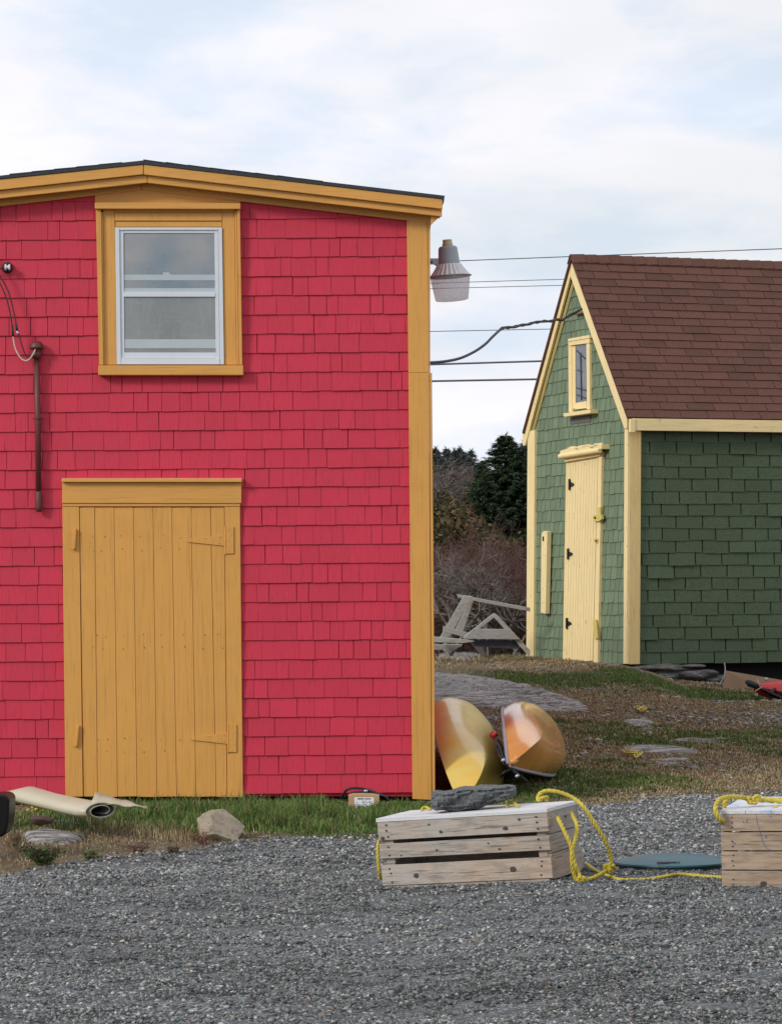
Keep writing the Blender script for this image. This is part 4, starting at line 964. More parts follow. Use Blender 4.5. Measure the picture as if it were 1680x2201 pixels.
obj('yellow_rope', b, M_rope, smooth=True, label='short yellow rope handle at the left end of the grey crate', cat='rope')
zt = M1 @ Vector((0, 0, .353))
def onlid(x, y, h): return hit(757.8+x*.3561, 1435.9+y*.3561, zt, zl)+zl*h
b = MB(); rope(b, [onlid(415, 868, -.005), onlid(420, 862, .01), onlid(440, 858, .014), onlid(470, 862, .006)], .007)
obj('yellow_rope', b, M_rope, smooth=True, label='little yellow rope stub left of the slate rock on the crate lid', cat='rope'); b = MB()
rope(b, [onlid(930, 848, -.005), onlid(940, 840, .012), onlid(965, 838, .018), onlid(990, 842, .010), onlid(998, 848, -.005)], .0075)
obj('yellow_rope', b, M_rope, smooth=True, label='little yellow rope stub right of the slate rock on the crate lid', cat='rope')
b = MB()
rope(b, [z8(1020, 1520, 13.83), z8(998, 1502, 13.76), z8(968, 1455, 13.75), z8(960, 1405, 13.76), z8(975, 1360, 13.8), z8(1010, 1328, 13.85), z8(1080, 1315, 13.9), z8(1150, 1318, 13.95), z8(1210, 1330, 14), z8(1240, 1352, 14), z8(1270, 1360, 14), z8(1300, 1325, 14), z8(1290, 1310, 13.98), z8(1262, 1330, 13.96), z8(1330, 1342, 14), z8(1400, 1338, 14), z8(1485, 1352, 14), z8(1600, 1350, 14)], .0115)
rope(b, [z8(1030, 1410, 13.95), z8(1028, 1375, 13.93), z8(1045, 1345, 13.93), z8(1075, 1325, 13.95)], .0115)
rope(b, [z8(1340, 1328, 14.04), z8(1400, 1345, 14.02), z8(1485, 1335, 14.02), z8(1600, 1338, 14)], .0115)
knotlump(b, z8(1255, 1342, 13.98), .024, 8, .0105)
rope(b, [z8(1412, 1420, 13.9), z8(1418, 1400, 13.9), z8(1440, 1398, 13.9), z8(1446, 1420, 13.9)], .009)
obj('yellow_rope', b, M_rope, smooth=True, label='thick yellow knotted rope draped over the tan crate', cat='rope')
for (P, lb) in (([(1362, 1530), (1368, 1528), (1372, 1533), (1378, 1528), (1384, 1532), (1380, 1537), (1375, 1534)], 'scrap of frayed yellow rope higher on the slope'), ([(1338, 1624), (1345, 1627), (1360, 1628), (1372, 1628), (1374, 1634), (1366, 1637), (1363, 1632)], 'scrap of frayed yellow rope lower on the slope, by the thin slab')):
    b = MB(); Q = [ghit(u, v+2)+Vector((0, 0, .03+random.uniform(0, .02))) for u, v in P]; b.tube(catm(Q, 6), .008, 5); b.tube([q+Vector((.02, .02, .01)) for q in catm(Q[::-1], 5)], .006, 5)
    obj('rope_scrap', b, M_rope, smooth=True, label=lb, cat='rope', group='rope scraps in the turf')

# ================================================================== KAYAKS
def kayak_shape(L, B, D, crown=.07, sheer=.13, ns=56, nh=22, deckmat=2, endp=2.2):
    vs = []; fs = []; mt = []
    for i in range(ns+1):
        s_ = i/ns; s_ = .5-.5*math.cos(math.pi*s_); e = abs(2*s_-1)
        w = B/2*max(.0, (1-e**endp))**.85+.006; sh = sheer*e**3
        d = D*(1-e**7)**.5*(1-.12*e*e)+.02; d = max(.03, d)
        k_ = 2.5-1.35*sst(e, .25, .95)
        for j in range(nh+1):
            a = math.pi*j/nh; c_, s2 = math.cos(a), math.sin(a)
            y = w*math.copysign(abs(c_)**(2/k_), c_); z = sh-(d+sh*.55)*abs(s2)**(2/k_)
            vs.append((L*s_, y, z))
        for j in range(1, nh):
            q = 1-2*j/nh; y = -w*q*.985
            vs.append((L*s_, y, sh+.004+(.008+crown*(1-.3*e))*min(1, w/(B*.42))*(1-q*q)))
    m = nh+1+nh-1
    for i in range(ns):
        for j in range(m):
            f_ = (i*m+j, (i+1)*m+j, (i+1)*m+(j+1) % m, i*m+(j+1) % m); fs.append(f_); mt.append(0 if j < nh else 1)
    fs.append(tuple(range(m))); mt.append(0); fs.append(tuple(range(ns*m+m-1, ns*m-1, -1))); mt.append(0)
    return vs, fs, mt
def place(bow, axis, N):
    X = Vector(axis).normalized(); Z = Vector(N); Z = (Z-X*Z.dot(X)).normalized(); Y = Z.cross(X)
    R = Matrix((X, Y, Z)).transposed(); return Matrix.Translation(bow) @ R.to_4x4(), R
def mk_kayak(name, label, bow, axis, N, L, B, D, mat, deckm, sheer=.13, seam=True, extra=None, crown=.07, endp=2.2):
    M, R = place(bow, axis, N)
    M = M @ Matrix.Translation((0, 0, -sheer))
    loc = M.translation; root = thing(name, label, 'kayak', loc, R, None)
    vs, fs, mt = kayak_shape(L, B, D, crown, sheer, endp=endp); hull = MB(); deck = MB()
    for f_, m_ in zip(fs, mt):
        if m_ == 0: hull.f.append(f_); hull.m.append(0); hull.t.append(.5)
        else: deck.f.append(f_); deck.m.append(0); deck.t.append(.5)
    hull.v = list(vs); deck.v = list(vs)
    obj('hull', hull, mat, root, local=True, smooth=True)
    obj('deck', deck, deckm, root, local=True, smooth=True)
    if seam:
        b = MB()
        for sg in (1, -1):
            P = []
            for i in range(61):
                s_ = .5-.5*math.cos(math.pi*i/60); e = abs(2*s_-1); w = B/2*max(.0, (1-e**endp))**.85+.010; P.append((L*s_, sg*w, sheer*e**3+.004))
            b.tube(P, .011, 6)
        obj('seam_strip', b, M_seam, root, local=True, smooth=True)
    if extra: extra(root, L, B, D, sheer)
    return root, M
def ext_orange(root, L, B, D, sheer):
    b = MB(); b.tube([(-.01, 0, sheer-.02), (.03, 0, sheer-.04), (.10, 0, sheer-.09)], [.02, .026, .016], 10); obj('bow_loop', b, M_ko, root, local=True, smooth=True)
    b = MB()
    for (s0, s1) in ((.12, .2), (.2, .28), (.28, .2), (.2, .14)):
        b.tube([(L*s0, -B*.33*(s0*3), .12), (L*s1, B*.30*(s1*3), .12)], .006, 6)
    b.tube([(L*.03, -.02, sheer+.03), (L*.1, -.10, .13), (L*.2, -.19, .11), (L*.3, -.22, .09)], .010, 6); b.tube([(L*.06, -.04, sheer+.02), (L*.12, -.15, .10), (L*.16, -.10, .15)], .008, 6)
    obj('deck_line', b, M_blackm, root, local=True, smooth=True)
    b = MB(); b.lathe([(.001, 0), (.02, .01), (.024, .03), (.02, .05), (.001, .06)], 12, Matrix.Translation((L*.2, -B*.36, sheer*.2+.055))); obj('red_toggle', b, M_kr, root, local=True, smooth=True)
def nrm2(a, b_): return Vector((a, 0, b_))
mk_kayak('orange_kayak', 'glossy orange kayak tipped on its side, bow toward us on a black stand', pt(1094.9, 1644.1, 19.6), (.1242, 1.7, .0075), nrm2(math.cos(3.809), math.sin(3.809)), 3.6, .5703, .1801, M_ko, M_blackm, .0992, True, ext_orange, endp=1.8)
mk_kayak('yellow_kayak', 'big yellow kayak on its side leaning at the red building corner', pt(991.2, 1728, 19.7), (-.0288, 1.7, .1694), nrm2(math.cos(4.0567), math.sin(4.0567)), 3.6, .5527, .1844, M_ky, M_ky, .1531, False, endp=3.618)
# stand under the orange bow
st = thing('kayak_stand', 'small black folding kayak stand with grey tips under the orange bow', 'stand', ghit(1085, 1668))
b = MB(); Ys = 19.55
b.tube([pt(1080, 1634, Ys), pt(1090, 1648, Ys), pt(1098, 1655, Ys), pt(1110, 1668, Ys)], .008, 8); b.tube([pt(1100, 1652, Ys), pt(1085, 1660, Ys), pt(1074, 1670, Ys)], .012, 8)
b.tube([pt(1098, 1655, Ys), pt(1130, 1680, Ys+.5)], .014, 8)
obj('leg', b, M_black, st, smooth=True)
for (u, v) in ((1080, 1634), (1110, 1668)): b = MB(); b.tube([pt(u-1, v-2, Ys-.012), pt(u+3, v+3, Ys-.012)], .014, 10); obj('end_tip', b, M_metal, st, smooth=True)
# red kayak at right
mk_kayak('red_kayak', 'red kayak bow entering from the right edge on a black crossed stand', pt(1620, 1474, 28.9), (1.0, .12, -.02), Vector((0, -.35, .94)), 3.8, .70, .12, M_kr, M_kr, .05, False, crown=.22, endp=1.8)
st = thing('kayak_stand', 'black crossed kayak stand with padded arms under the red kayak', 'stand', ghit(1650, 1511))
b = MB(); Ys = 28.75
def bar(mb, P, r): mb.tube([pt(*p_) for p_ in P], r, 8)
b.tube([pt(1603, 1466, Ys), pt(1680, 1504, Ys)], .014, 8); b.tube([pt(1680, 1470, Ys+.3), pt(1655, 1490, Ys), pt(1650, 1494, Ys)], .02, 8)
b.tube([pt(1640, 1483, Ys), pt(1740, 1530, Ys-.1)], .016, 8)
b.prism([pt(1646, 1511, Ys), pt(1653, 1502, Ys), pt(1680, 1487, Ys), pt(1688, 1494, Ys), pt(1660, 1512, Ys)], (0, .05, 0))
obj('leg', b, M_black, st, smooth=False)
b = MB(); b.tube([pt(1602, 1464, Ys), pt(1610, 1469, Ys), pt(1632, 1478, Ys)], [.016, .034, .024], 12); obj('padded_arm', b, M_blackm, st, smooth=True)
b = MB(); b.tube([pt(1627, 1461, Ys-.03), pt(1632, 1476, Ys-.03), pt(1637, 1476, Ys-.03), pt(1622, 1486, Ys-.03), pt(1626, 1495, Ys)], .006, 6)
b.lathe([(.001, -.018), (.016, -.008), (.018, 0), (.016, .008), (.001, .018)], 12, Matrix.Translation(pt(1646, 1460, Ys))); b.lathe([(.001, -.018), (.016, -.008), (.018, 0), (.016, .008), (.001, .018)], 12, Matrix.Translation(pt(1625, 1494, Ys)))
obj('strap', b, simple('pale_strap', (.45, .42, .33), .6), st, smooth=True)

# ================================================================== SMALL THINGS BY THE RED WALL
# rolled vinyl flooring
def z6(x, y, Y): return pt(x*.3324, 1515.6+y*.3324, Y)
roll = thing('vinyl_roll', 'rolled sheet of cream vinyl flooring lying in grass by the door', 'roll', z6(380, 700, 17.5))
b = MB(); stn = [((-260, 650), 60, 17.95, 1), ((-40, 622), 52, 17.9, 1), ((100, 598), 56, 17.85, 1), ((190, 588), 68, 17.8, 1), ((330, 625), 62, 17.7, 1.05), ((470, 655), 62, 17.55, 1.2), ((590, 680), 64, 17.4, 1.15), ((655, 684), 60, 17.3, 1.2)]
kz = .3324*17.6/F; vs = []; fs = []; n = 40
ctr = [z6(c_[0], c_[1], Y) for c_, r_, Y, w in stn]; ax = (ctr[-1]-ctr[1]).normalized(); up = Vector((0, 0, 1)); lat = ax.cross(up).normalized(); up2 = lat.cross(ax)
for i, (c_, r_, Y, w) in enumerate(stn):
    R_ = r_*kz
    for k_ in range(n):
        t_ = k_/(n-1); a = 2*math.pi*t_*1.75-.6; rr = R_*(1.06-.55*t_); vs.append(ctr[i]+lat*(math.cos(a)*rr*1.9*w)+up2*(math.sin(a)*rr*(.98-.03*w)))
for i in range(len(stn)-1):
    for k_ in range(n-1): fs.append((i*n+k_, (i+1)*n+k_, (i+1)*n+k_+1, i*n+k_+1))
b.add(vs, fs)
ro = obj('rolled_sheet', b, [M_lino, M_linoback], roll, smooth=True)
md = ro.modifiers.new('thick', 'SOLIDIFY'); md.thickness = .005; md.offset = -1; md.material_offset = 1
b = MB(); vs = []; fs = []
for i in range(11):
    t = i/10
    for j in range(4):
        q = z6(590+355*t, 628+34*t+(-16 if j == 3 else 0)*(1-t)+3*math.sin(i*1.3+j), 17.3+.12*t); vs.append(q+Vector((0, j*.075*(1-.7*t), j*.010*(1-t)+.004*math.sin(i*1.7+j))))
for i in range(10):
    for j in range(3): fs.append((i*4+j, (i+1)*4+j, (i+1)*4+j+1, i*4+j+1))
b.add(vs, fs); fl = obj('loose_flap', b, [M_lino, M_linoback], roll, smooth=True)
md = fl.modifiers.new('thick', 'SOLIDIFY'); md.thickness = .006; md.offset = -1
# black tub at left edge
Yt = 16.6; b = MB(); q = [(-60, 1703), (20, 1701), (30, 1704), (34, 1712), (33, 1745), (30, 1770), (26, 1783), (17, 1791), (-60, 1795)]
b.prism([pt(u, v, Yt) for u, v in q], (0, -.28, 0)); obj('black_tub', b, M_black, bevel=.012, label='black plastic tub cut off by the left picture edge', cat='tub')
# rusty pot lump
q = z6(265, 748, 17.1); rock('rusty_lump', q, (.075, .05, .036), simple('rust_brown', (.07, .035, .025), .8, .4, 20), 31, 'dark rusty lump beside the flat slab under the vinyl roll', 'debris', sub=3)
# cardboard carton with label, hose behind
Yc = 19.36
def zb(x, y, Y): return pt(686.0+x*.09497, 1659.2+y*.09497, Y)
bx = thing('cardboard_box', 'small open cardboard carton with a white printed label against the red wall', 'box', zb(1000, 870, Yc))
b = MB(); b.prism([zb(655, 540, Yc), zb(665, 880, Yc), zb(1370, 880, Yc), zb(1355, 545, Yc), zb(1230, 520, Yc), zb(1000, 508, Yc), zb(760, 515, Yc)], (0, .13, 0)); obj('carton', b, M_card, bx, bevel=.003)
b = MB(); b.prism([zb(797, 580, Yc-.002), zb(797, 850, Yc-.002), zb(1235, 850, Yc-.002), zb(1235, 582, Yc-.002)], (0, .0015, 0)); lb = obj('label', b, M_label, bx)
b = MB()
def ink(x0, x1, y0, y1): b.prism([zb(x0, y0, Yc-.0035), zb(x0, y1, Yc-.0035), zb(x1, y1, Yc-.0035), zb(x1, y0, Yc-.0035)], (0, .001, 0))
for i in range(8): ink(866+i*18, 880+i*18, 600, 626)
for i in range(8): ink(1032+i*17, 1044+i*17, 602, 625)
for (x, y, w) in ((960, 660, 110), (970, 692, 70), (1060, 692, 50), (1170, 676, 40), (980, 730, 100), (1150, 712, 60), (990, 770, 90), (1130, 770, 25), (830, 700, 60), (820, 740, 70), (830, 780, 80)):
    for i in range(int(w/11)): ink(x+i*11, x+i*11+random.choice([5, 7, 8]), y, y+random.choice([8, 10, 12]))
ink(1125, 1150, 672, 698); obj('print', b, M_ink, lb)
b = MB(); b.tube(catm([zb(480, 640, 19.93), zb(520, 540, 19.9), zb(590, 440, 19.88), zb(680, 385, 19.86), zb(850, 370, 19.86), zb(1050, 395, 19.86), zb(1200, 440, 19.84), zb(1350, 505, 19.8), zb(1500, 560, 19.78), zb(1560, 640, 19.78)]), .0085, 8)
b.tube(catm([zb(500, 620, 19.92), zb(640, 530, 19.9), zb(780, 480, 19.88), zb(900, 460, 19.86), zb(1130, 465, 19.86), zb(1300, 500, 19.84), zb(1420, 545, 19.84)]), .0085, 8)
b.tube([zb(1010, 437, 19.85), zb(1100, 437, 19.85)], .0095, 8, 1)
obj('black_hose', b, [M_blackm, M_metal], smooth=True, label='two loops of black hose arching behind the cardboard carton', cat='hose')

# ================================================================== TIMBER HEAP
def z5(x, y, Y): return pt(901.4+x*.3086, 917.4+y*.3086, Y)
def plank(poly, Y, th, label, dY=None):
    b = MB(); dY = dY or [0]*len(poly); b.prism([z5(x, y, Y+d) for (x, y), d in zip(poly, dY)], (0, th, .004), 0, random.random())
    return obj('timber', b, M_plank, bevel=.004, label=label, cat='timber', group='grey timbers heaped by the shed')
plank([(258, 1168), (268, 1192), (770, 1288), (770, 1262)], 32.6, .04, 'long thin timber sloping down to the shed, topmost of the heap')
plank([(310, 1175), (372, 1182), (205, 1470), (140, 1470)], 32.45, .05, 'broad green grey plank leaning left under the topmost timber')
plank([(350, 1215), (380, 1200), (300, 1440), (240, 1430)], 32.75, .04, 'narrow dark timber just right of the broad leaning plank')
plank([(165, 1392), (160, 1428), (330, 1470), (350, 1440), (200, 1396)], 32.3, .04, 'short brown plank crossing the foot of the leaning plank')
plank([(90, 1462), (100, 1502), (300, 1508), (382, 1496), (330, 1484)], 32.0, .05, 'pale pointed plank lying lowest, beside the red building')
plank([(90, 1512), (90, 1555), (160, 1555), (165, 1520)], 32.2, .05, 'short pinkish timber end below the pale pointed plank')
plank([(160, 1515), (165, 1565), (215, 1572), (290, 1530), (300, 1518)], 32.15, .05, 'slanting timber under the pale pointed plank')
fr_ = thing('trestle', 'grey triangular timber frame standing left of the green shed', 'frame', z5(520, 1560, 32.2))
for nm, poly, Y in (('rafter', [(515, 1300), (525, 1325), (330, 1475), (300, 1470)], 32.2), ('rafter', [(520, 1298), (545, 1315), (770, 1560), (765, 1605), (515, 1325)], 32.17), ('crosspiece', [(375, 1408), (305, 1478), (700, 1482), (635, 1412)], 32.12)):
    b = MB(); b.prism([z5(x, y, Y) for x, y in poly], (0, .045, .004), 0, random.random()); obj(nm, b, M_plank, fr_, bevel=.004)
b = MB(); b.prism([z5(x, y, 32.22) for x, y in [(365, 1486), (370, 1530), (690, 1548), (700, 1488)]], (0, .045, 0), 0, .2); obj('crosspiece', b, simple('dark_blue_wood', (.05, .06, .08), .8, .4, 12), fr_)

# ================================================================== VEGETATION
def blades(N, X, Y, hfun, colfun, wid, seed, lean=.5):
    r = np.random.default_rng(seed); n = len(X); Z = H(X, Y)
    h = hfun(X, Y, r); a = r.uniform(0, 2*np.pi, n); l = np.abs(r.normal(0, lean, n))*h; da = r.uniform(0, 2*np.pi, n)
    wx, wy = np.cos(a)*wid/2, np.sin(a)*wid/2; dx, dy = np.cos(da)*l, np.sin(da)*l
    P = np.zeros((n, 5, 3))
    P[:, 0] = np.stack([X-wx, Y-wy, Z-.005], 1); P[:, 1] = np.stack([X+wx, Y+wy, Z-.005], 1)
    P[:, 2] = np.stack([X-wx*.8+dx*.35, Y-wy*.8+dy*.35, Z+h*.6], 1); P[:, 3] = np.stack([X+wx*.8+dx*.35, Y+wy*.8+dy*.35, Z+h*.6], 1)
    P[:, 4] = np.stack([X+dx, Y+dy, Z+h*(1-.25*l/h)], 1)
    f = np.array([[0, 1, 3], [0, 3, 2], [2, 3, 4]]); Fa = (f[None]+np.arange(n)[:, None, None]*5).reshape(-1, 3)
    c = colfun(X, Y, r)
    return P.reshape(-1, 3), Fa, np.repeat(c, 5, 0)
GREEN = np.array([.140, .215, .050]); DKG = np.array([.075, .120, .032]); BRN = np.array([.31, .235, .13]); TAN = np.array([.46, .38, .23]); RST = np.array([.19, .07, .04])
def colf(X, Y, r):
    g = turf_color(X, Y)+r.normal(0, .13, len(X)); c = np.where((g > .5)[:, None], GREEN, BRN)
    u = r.uniform(0, 1, len(X)); c = np.where(((g > .5) & (u > .86))[:, None], BRN*.8, c); c = np.where(((g > .5) & (u < .35))[:, None], DKG, c); c = np.where(((g > .5) & (u > .93))[:, None], np.array([.20, .20, .06]), c)
    c = np.where(((g <= .5) & (u < .35))[:, None], TAN, c); c = np.where(((g <= .5) & (u > .88))[:, None], RST, c)
    return c*r.uniform(.55, 1.25, len(X))[:, None]
# lawn strip between wall and gravel
r = np.random.default_rng(11); n = 150000; X = r.uniform(-3.6, .75, n); Y = r.uniform(13.8, 20.05, n); k_ = (Y > Yb(X)-.02+r.normal(0, .05, n)) & (Y < 20.05-.06*(X < .3))
X = X[k_]; Y = Y[k_]
gg = turf_color(X, Y); keep = r.uniform(0, 1, len(X)) < (.28+.9*gg); X = X[keep]; Y = Y[keep]
def hf(X, Y, r):
    g = turf_color(X, Y); e = np.clip((Y-Yb(X))/.5, .15, 1)
    base = (.030+.085*g*sst(X, -2.9, -1.4)*(1-.45*sst(X, -.1, .3)))*e
    return base*r.uniform(.5, 1.4, len(X))*(.62+.95*np.clip(wob(X, Y, 4)+.35*wob(X, Y, 9), -.2, 1))*(1-.6*sst(Y, 18.9, 19.6))*(1-.75*np.exp(-(((X+.18)/.22)**2+((Y-18.9)/.65)**2)))*(1-.5*sst(-X, 2.0, 2.5))
a1 = blades(0, X, Y, hf, colf, .0055, 3, .55)
npmesh('grass', a1[0], a1[1], 3, M_blade, colors=a1[2], kind='stuff', label='green and dry grass in front of the red building', cat='grass', loc=(0, 18, 0))
# slope turf
n = 330000; Y = r.uniform(19.2, 34.5, n); X = r.uniform(.22, 1, n)*Y*.155; X = np.where(r.uniform(0, 1, n) < .9, X, r.uniform(.3, 6.5, n)); k_ = (Y > Yb(X)+r.normal(0, .04, n)) & ~((X < .33) & (Y < 27.2))
X = X[k_]; Y = Y[k_]
def hs(X, Y, r):
    g = turf_color(X, Y); return (.014+.028*g+.012*sst(Y, 31.5, 33))*r.uniform(.4, 1.5, len(X))*np.clip((Y-Yb(X))/.4, .2, 1)
bare = -.12+.7*wob(X+5, Y*1.5, 1.6)+.35*wob(X, Y, 4)+.8*np.exp(-(((X-3.1)/.8)**2+((Y-25.3)/.5)**2)); k_ = r.uniform(0, 1, len(X)) > np.clip(bare, 0, .8); X = X[k_]; Y = Y[k_]
a1 = blades(0, X, Y, hs, colf, .008, 4, .8)
npmesh('turf', a1[0], a1[1], 3, M_blade, colors=a1[2], kind='stuff', label='short brown and green turf on the slope below the green shed', cat='grass', loc=(2, 25, 0))
def slope_stones(n, seed):
    r = np.random.default_rng(seed); Y = r.uniform(20, 32, n*4); X = r.uniform(.2, 1, n*4)*Y*.155
    bb = .05+.75*wob(X+5, Y*1.5, 1.6)+.3*wob(X, Y, 4)+.9*np.exp(-(((X-3.1)/.8)**2+((Y-25.3)/.5)**2)); k_ = (r.uniform(0, 1, n*4) < np.clip(bb, .03, 1)) & (Y > Yb(X)) & ~((X < .45) & (Y < 27)); X = X[k_][:n]; Y = Y[k_][:n]; m = len(X)
    base = np.array([[1, 0, 0], [0, 1, 0], [-1, 0, 0], [0, -1, 0], [0, 0, 1], [0, 0, -1]], float); sz = .007+.022*r.uniform(0, 1, m)**3
    Q = base[None]*np.stack([r.uniform(.7, 1.6, m), r.uniform(.6, 1.1, m), r.uniform(.3, .6, m)], 1)[:, None, :]+r.normal(0, .15, (m, 6, 3)); Q = Q*sz[:, None, None]+np.stack([X, Y, H(X, Y)+.012], 1)[:, None, :]
    f = np.array([[0, 1, 4], [1, 2, 4], [2, 3, 4], [3, 0, 4], [1, 0, 5], [2, 1, 5], [3, 2, 5], [0, 3, 5]]); Fa = (f[None]+np.arange(m)[:, None, None]*6).reshape(-1, 3)
    c = np.array([.21, .20, .165])[None]*r.uniform(.4, 1.7, (m, 1)); npmesh('small_stones', Q.reshape(-1, 3), Fa, 3, M_stone, colors=np.repeat(c, 6, 0), kind='stuff', label='small grey stones in the bare patches of the slope', cat='stones', loc=(2, 25, 0))
slope_stones(7500, 9)
# leaf clouds
def leafcloud(C, size, r, aspect=.5):
    n = len(C); a = r.normal(0, 1, (n, 3)); a /= np.linalg.norm(a, axis=1)[:, None]; b_ = r.normal(0, 1, (n, 3)); b_ -= a*(a*b_).sum(1)[:, None]; b_ /= np.linalg.norm(b_, axis=1)[:, None]
    s_ = (size*r.uniform(.6, 1.4, n))[:, None]
    P = np.stack([C-a*s_, C+b_*s_*aspect, C+a*s_, C-b_*s_*aspect], 1); return P.reshape(-1, 3), np.arange(n*4).reshape(-1, 4)
def weed(name, u, v, label, n_st, h, spread, leafc, nl, seed, stemc=M_twig, size=.012, umbel=False):
    r = np.random.default_rng(seed); base = ghit(u, v); t = thing(name, label, 'plant', base); b = MB(); C = []
    rr = random.Random(seed)
    for i in range(n_st):
        a = rr.uniform(0, 6.28); sp = spread*rr.uniform(.1, 1); top = base+Vector((math.cos(a)*sp, math.sin(a)*sp*.5, h*rr.uniform(.6, 1)))
        mid = base.lerp(top, .5)+Vector((rr.uniform(-.01, .01), 0, .01)); b.tube([base+Vector((rr.uniform(-.015, .015), 0, -.01)), mid, top], [.003, .0022, .0012], 4)
        if umbel:
            for k_ in range(7):
                e_ = top+Vector((rr.uniform(-.03, .03), rr.uniform(-.02, .02), rr.uniform(.0, .022))); b.tube([top-Vector((0, 0, .015)), e_], .0009, 3)
                C += [np.array(e_)+r.normal(0, .006, 3) for _ in range(9)]
        else:
            for k_ in range(nl):
                f_ = rr.uniform(.15, 1); C.append(np.array(base.lerp(top, f_))+r.normal(0, size*1.3, 3))
    obj('stem', b, stemc, t)
    C = np.array(C); P, Fa = leafcloud(C, size if not umbel else .006, r, .5)
    cc = np.array(leafc)[r.integers(0, len(leafc), len(C))]*r.uniform(.6, 1.3, len(C))[:, None]
    npmesh('foliage', P, Fa, 4, M_leaf, colors=np.repeat(cc, 4, 0), parent=t)
weed('dry_weed', 115, 1697, 'dried brown weed with flat seed heads against the red shingles', 9, .20, .12, [(.13, .05, .025), (.18, .09, .04)], 0, 5, umbel=True)
weed('dry_weed', 22, 1697, 'small dried weed at the far left foot of the red wall', 4, .13, .07, [(.13, .05, .025), (.14, .10, .04)], 0, 6, umbel=True)
weed('yellow_leaved_plant', 88, 1752, 'low plant with yellowing leaves in front of the vinyl roll', 12, .065, .13, [(.40, .36, .04), (.20, .25, .03), (.45, .40, .06)], 10, 7, size=.012)
weed('leafy_weed', 95, 1862, 'bushy dark green weed at the lower left gravel edge', 30, .12, .17, [(.045, .085, .025), (.07, .12, .035), (.03, .05, .02)], 26, 8, size=.009)
weed('leafy_weed', 195, 1852, 'small yellow green weed right of the bushy dark one', 12, .065, .10, [(.13, .16, .03), (.06, .10, .03)], 12, 9, size=.009)
weed('leafy_weed', 375, 1838, 'dark little weed among brown stalks at the gravel edge', 9, .06, .08, [(.05, .08, .03), (.12, .05, .03)], 10, 10, size=.008)
weed('red_stalk_plant', 440, 1815, 'rust red dry stalks left of the tan boulder', 16, .07, .16, [(.26, .08, .04), (.18, .07, .04)], 6, 12, size=.008)
weed('red_stalk_plant', 300, 1832, 'orange brown dry stalks in the middle of the brown weeds', 16, .06, .2, [(.22, .10, .05), (.16, .10, .05)], 6, 13, size=.008)
weed('dry_grass_tuft', 30, 1830, 'tall straw coloured tuft beneath the black tub', 40, .14, .10, [(.25, .17, .08)], 2, 14, stemc=simple('straw', (.24, .17, .09), .8), size=.006)
weed('leafy_weed', 540, 1745, 'pale leafed plant by the right door jamb', 10, .09, .09, [(.12, .19, .05), (.07, .13, .03)], 9, 15, size=.012)

def spruce(name, base, h, R, label, seed, nb=520, ns=34, sz=.085, group=None, dark=1.0, light=(.020, .040, .018), pw=.82):
    r = np.random.default_rng(seed); t = thing(name, label, 'tree', base, None, group); b = MB()
    b.tube([base-Vector((0, 0, .3)), base+Vector((0, 0, h*.5)), base+Vector((0, 0, h))], [R*.07, R*.04, .008], 7); obj('trunk', b, M_bark, t)
    C = []; Dr = []; W_ = []
    for i in range(nb):
        f_ = r.uniform(0, 1)**1.25; z = h*(.05+.94*f_); az = r.uniform(0, 2*np.pi); ln = R*(1-f_)**pw*r.uniform(.72, 1.12)+.05*(1-f_)+.04
        m = max(4, int(ns*(ln/R)+3)); s_ = np.linspace(.15, 1, m)
        px = np.cos(az)*ln*s_; py = np.sin(az)*ln*s_; pz = z+ln*(-.30*s_+.22*s_**2.5)+r.normal(0, .02, m)
        for side in (-1, 0, 1):
            q = np.stack([px+r.normal(0, .02, m), py+r.normal(0, .02, m), pz], 1)
            a2 = az+side*.8+r.normal(0, .15, m); d = np.stack([np.cos(a2), np.sin(a2), -.25+r.normal(0, .18, m)], 1)
            C.append(q); Dr.append(d); W_.append(sz*(1.25-.55*s_)*r.uniform(.7, 1.3, m))
    for i in range(26):
        z = h*(1-.10*r.uniform(0, 1)); a2 = r.uniform(0, 6.28); C.append(np.array([[0, 0, z]])); Dr.append(np.array([[np.cos(a2), np.sin(a2), .9]])); W_.append(np.array([sz*.8]))
    C = np.concatenate(C)+np.array(base); Dr = np.concatenate(Dr); W_ = np.concatenate(W_)[:, None]; n = len(C)
    u = np.cross(Dr, np.array([0, 0, 1.])); u /= np.linalg.norm(u, axis=1)[:, None]+1e-9; u = u*r.uniform(.6, 1, (n, 1))+r.normal(0, .3, (n, 3))
    P = np.stack([C-u*W_*.17, C+u*W_*.17, C+Dr*W_*1.1], 1).reshape(-1, 3); Fa = np.arange(n*3).reshape(-1, 3)
    col = np.array(light)*r.uniform(.45, 1.7, (n, 1))*dark; br = r.uniform(0, 1, n) < .05; col[br] = np.array([.06, .045, .03])
    npmesh('foliage', P, Fa, 3, M_leaf, colors=np.repeat(col, 3, 0), parent=t); return t
def gp(u, Y): p_ = pt(u, 1200, Y); return Vector((p_.x, Y, float(H(p_.x, Y))))
def topz(v, Y, u=1050): return pt(u, v, Y).z
p_ = gp(1088, 62); spruce('spruce_tree', p_, topz(934, 62)-p_.z, 1.55, 'big dark green spruce between the two buildings', 40, nb=1100, ns=48, sz=.11, light=(.034, .056, .026), pw=.70)
p_ = gp(1040, 66); spruce('spruce_tree', p_, topz(990, 66)-p_.z, .75, 'shorter spruce merging with the left side of the big one', 41, nb=420, ns=34, sz=.10, light=(.034, .056, .026))
def copy_tree(o, loc, sc, rot, label, group):
    c_ = o.copy(); COL.objects.link(c_); c_.location = loc; c_.scale = (sc*.9, sc*.9, sc); c_.rotation_euler = (0, 0, rot); c_['label'] = label; c_['group'] = group
    for ch in o.children: d = ch.copy(); COL.objects.link(d); d.parent = c_
    return c_
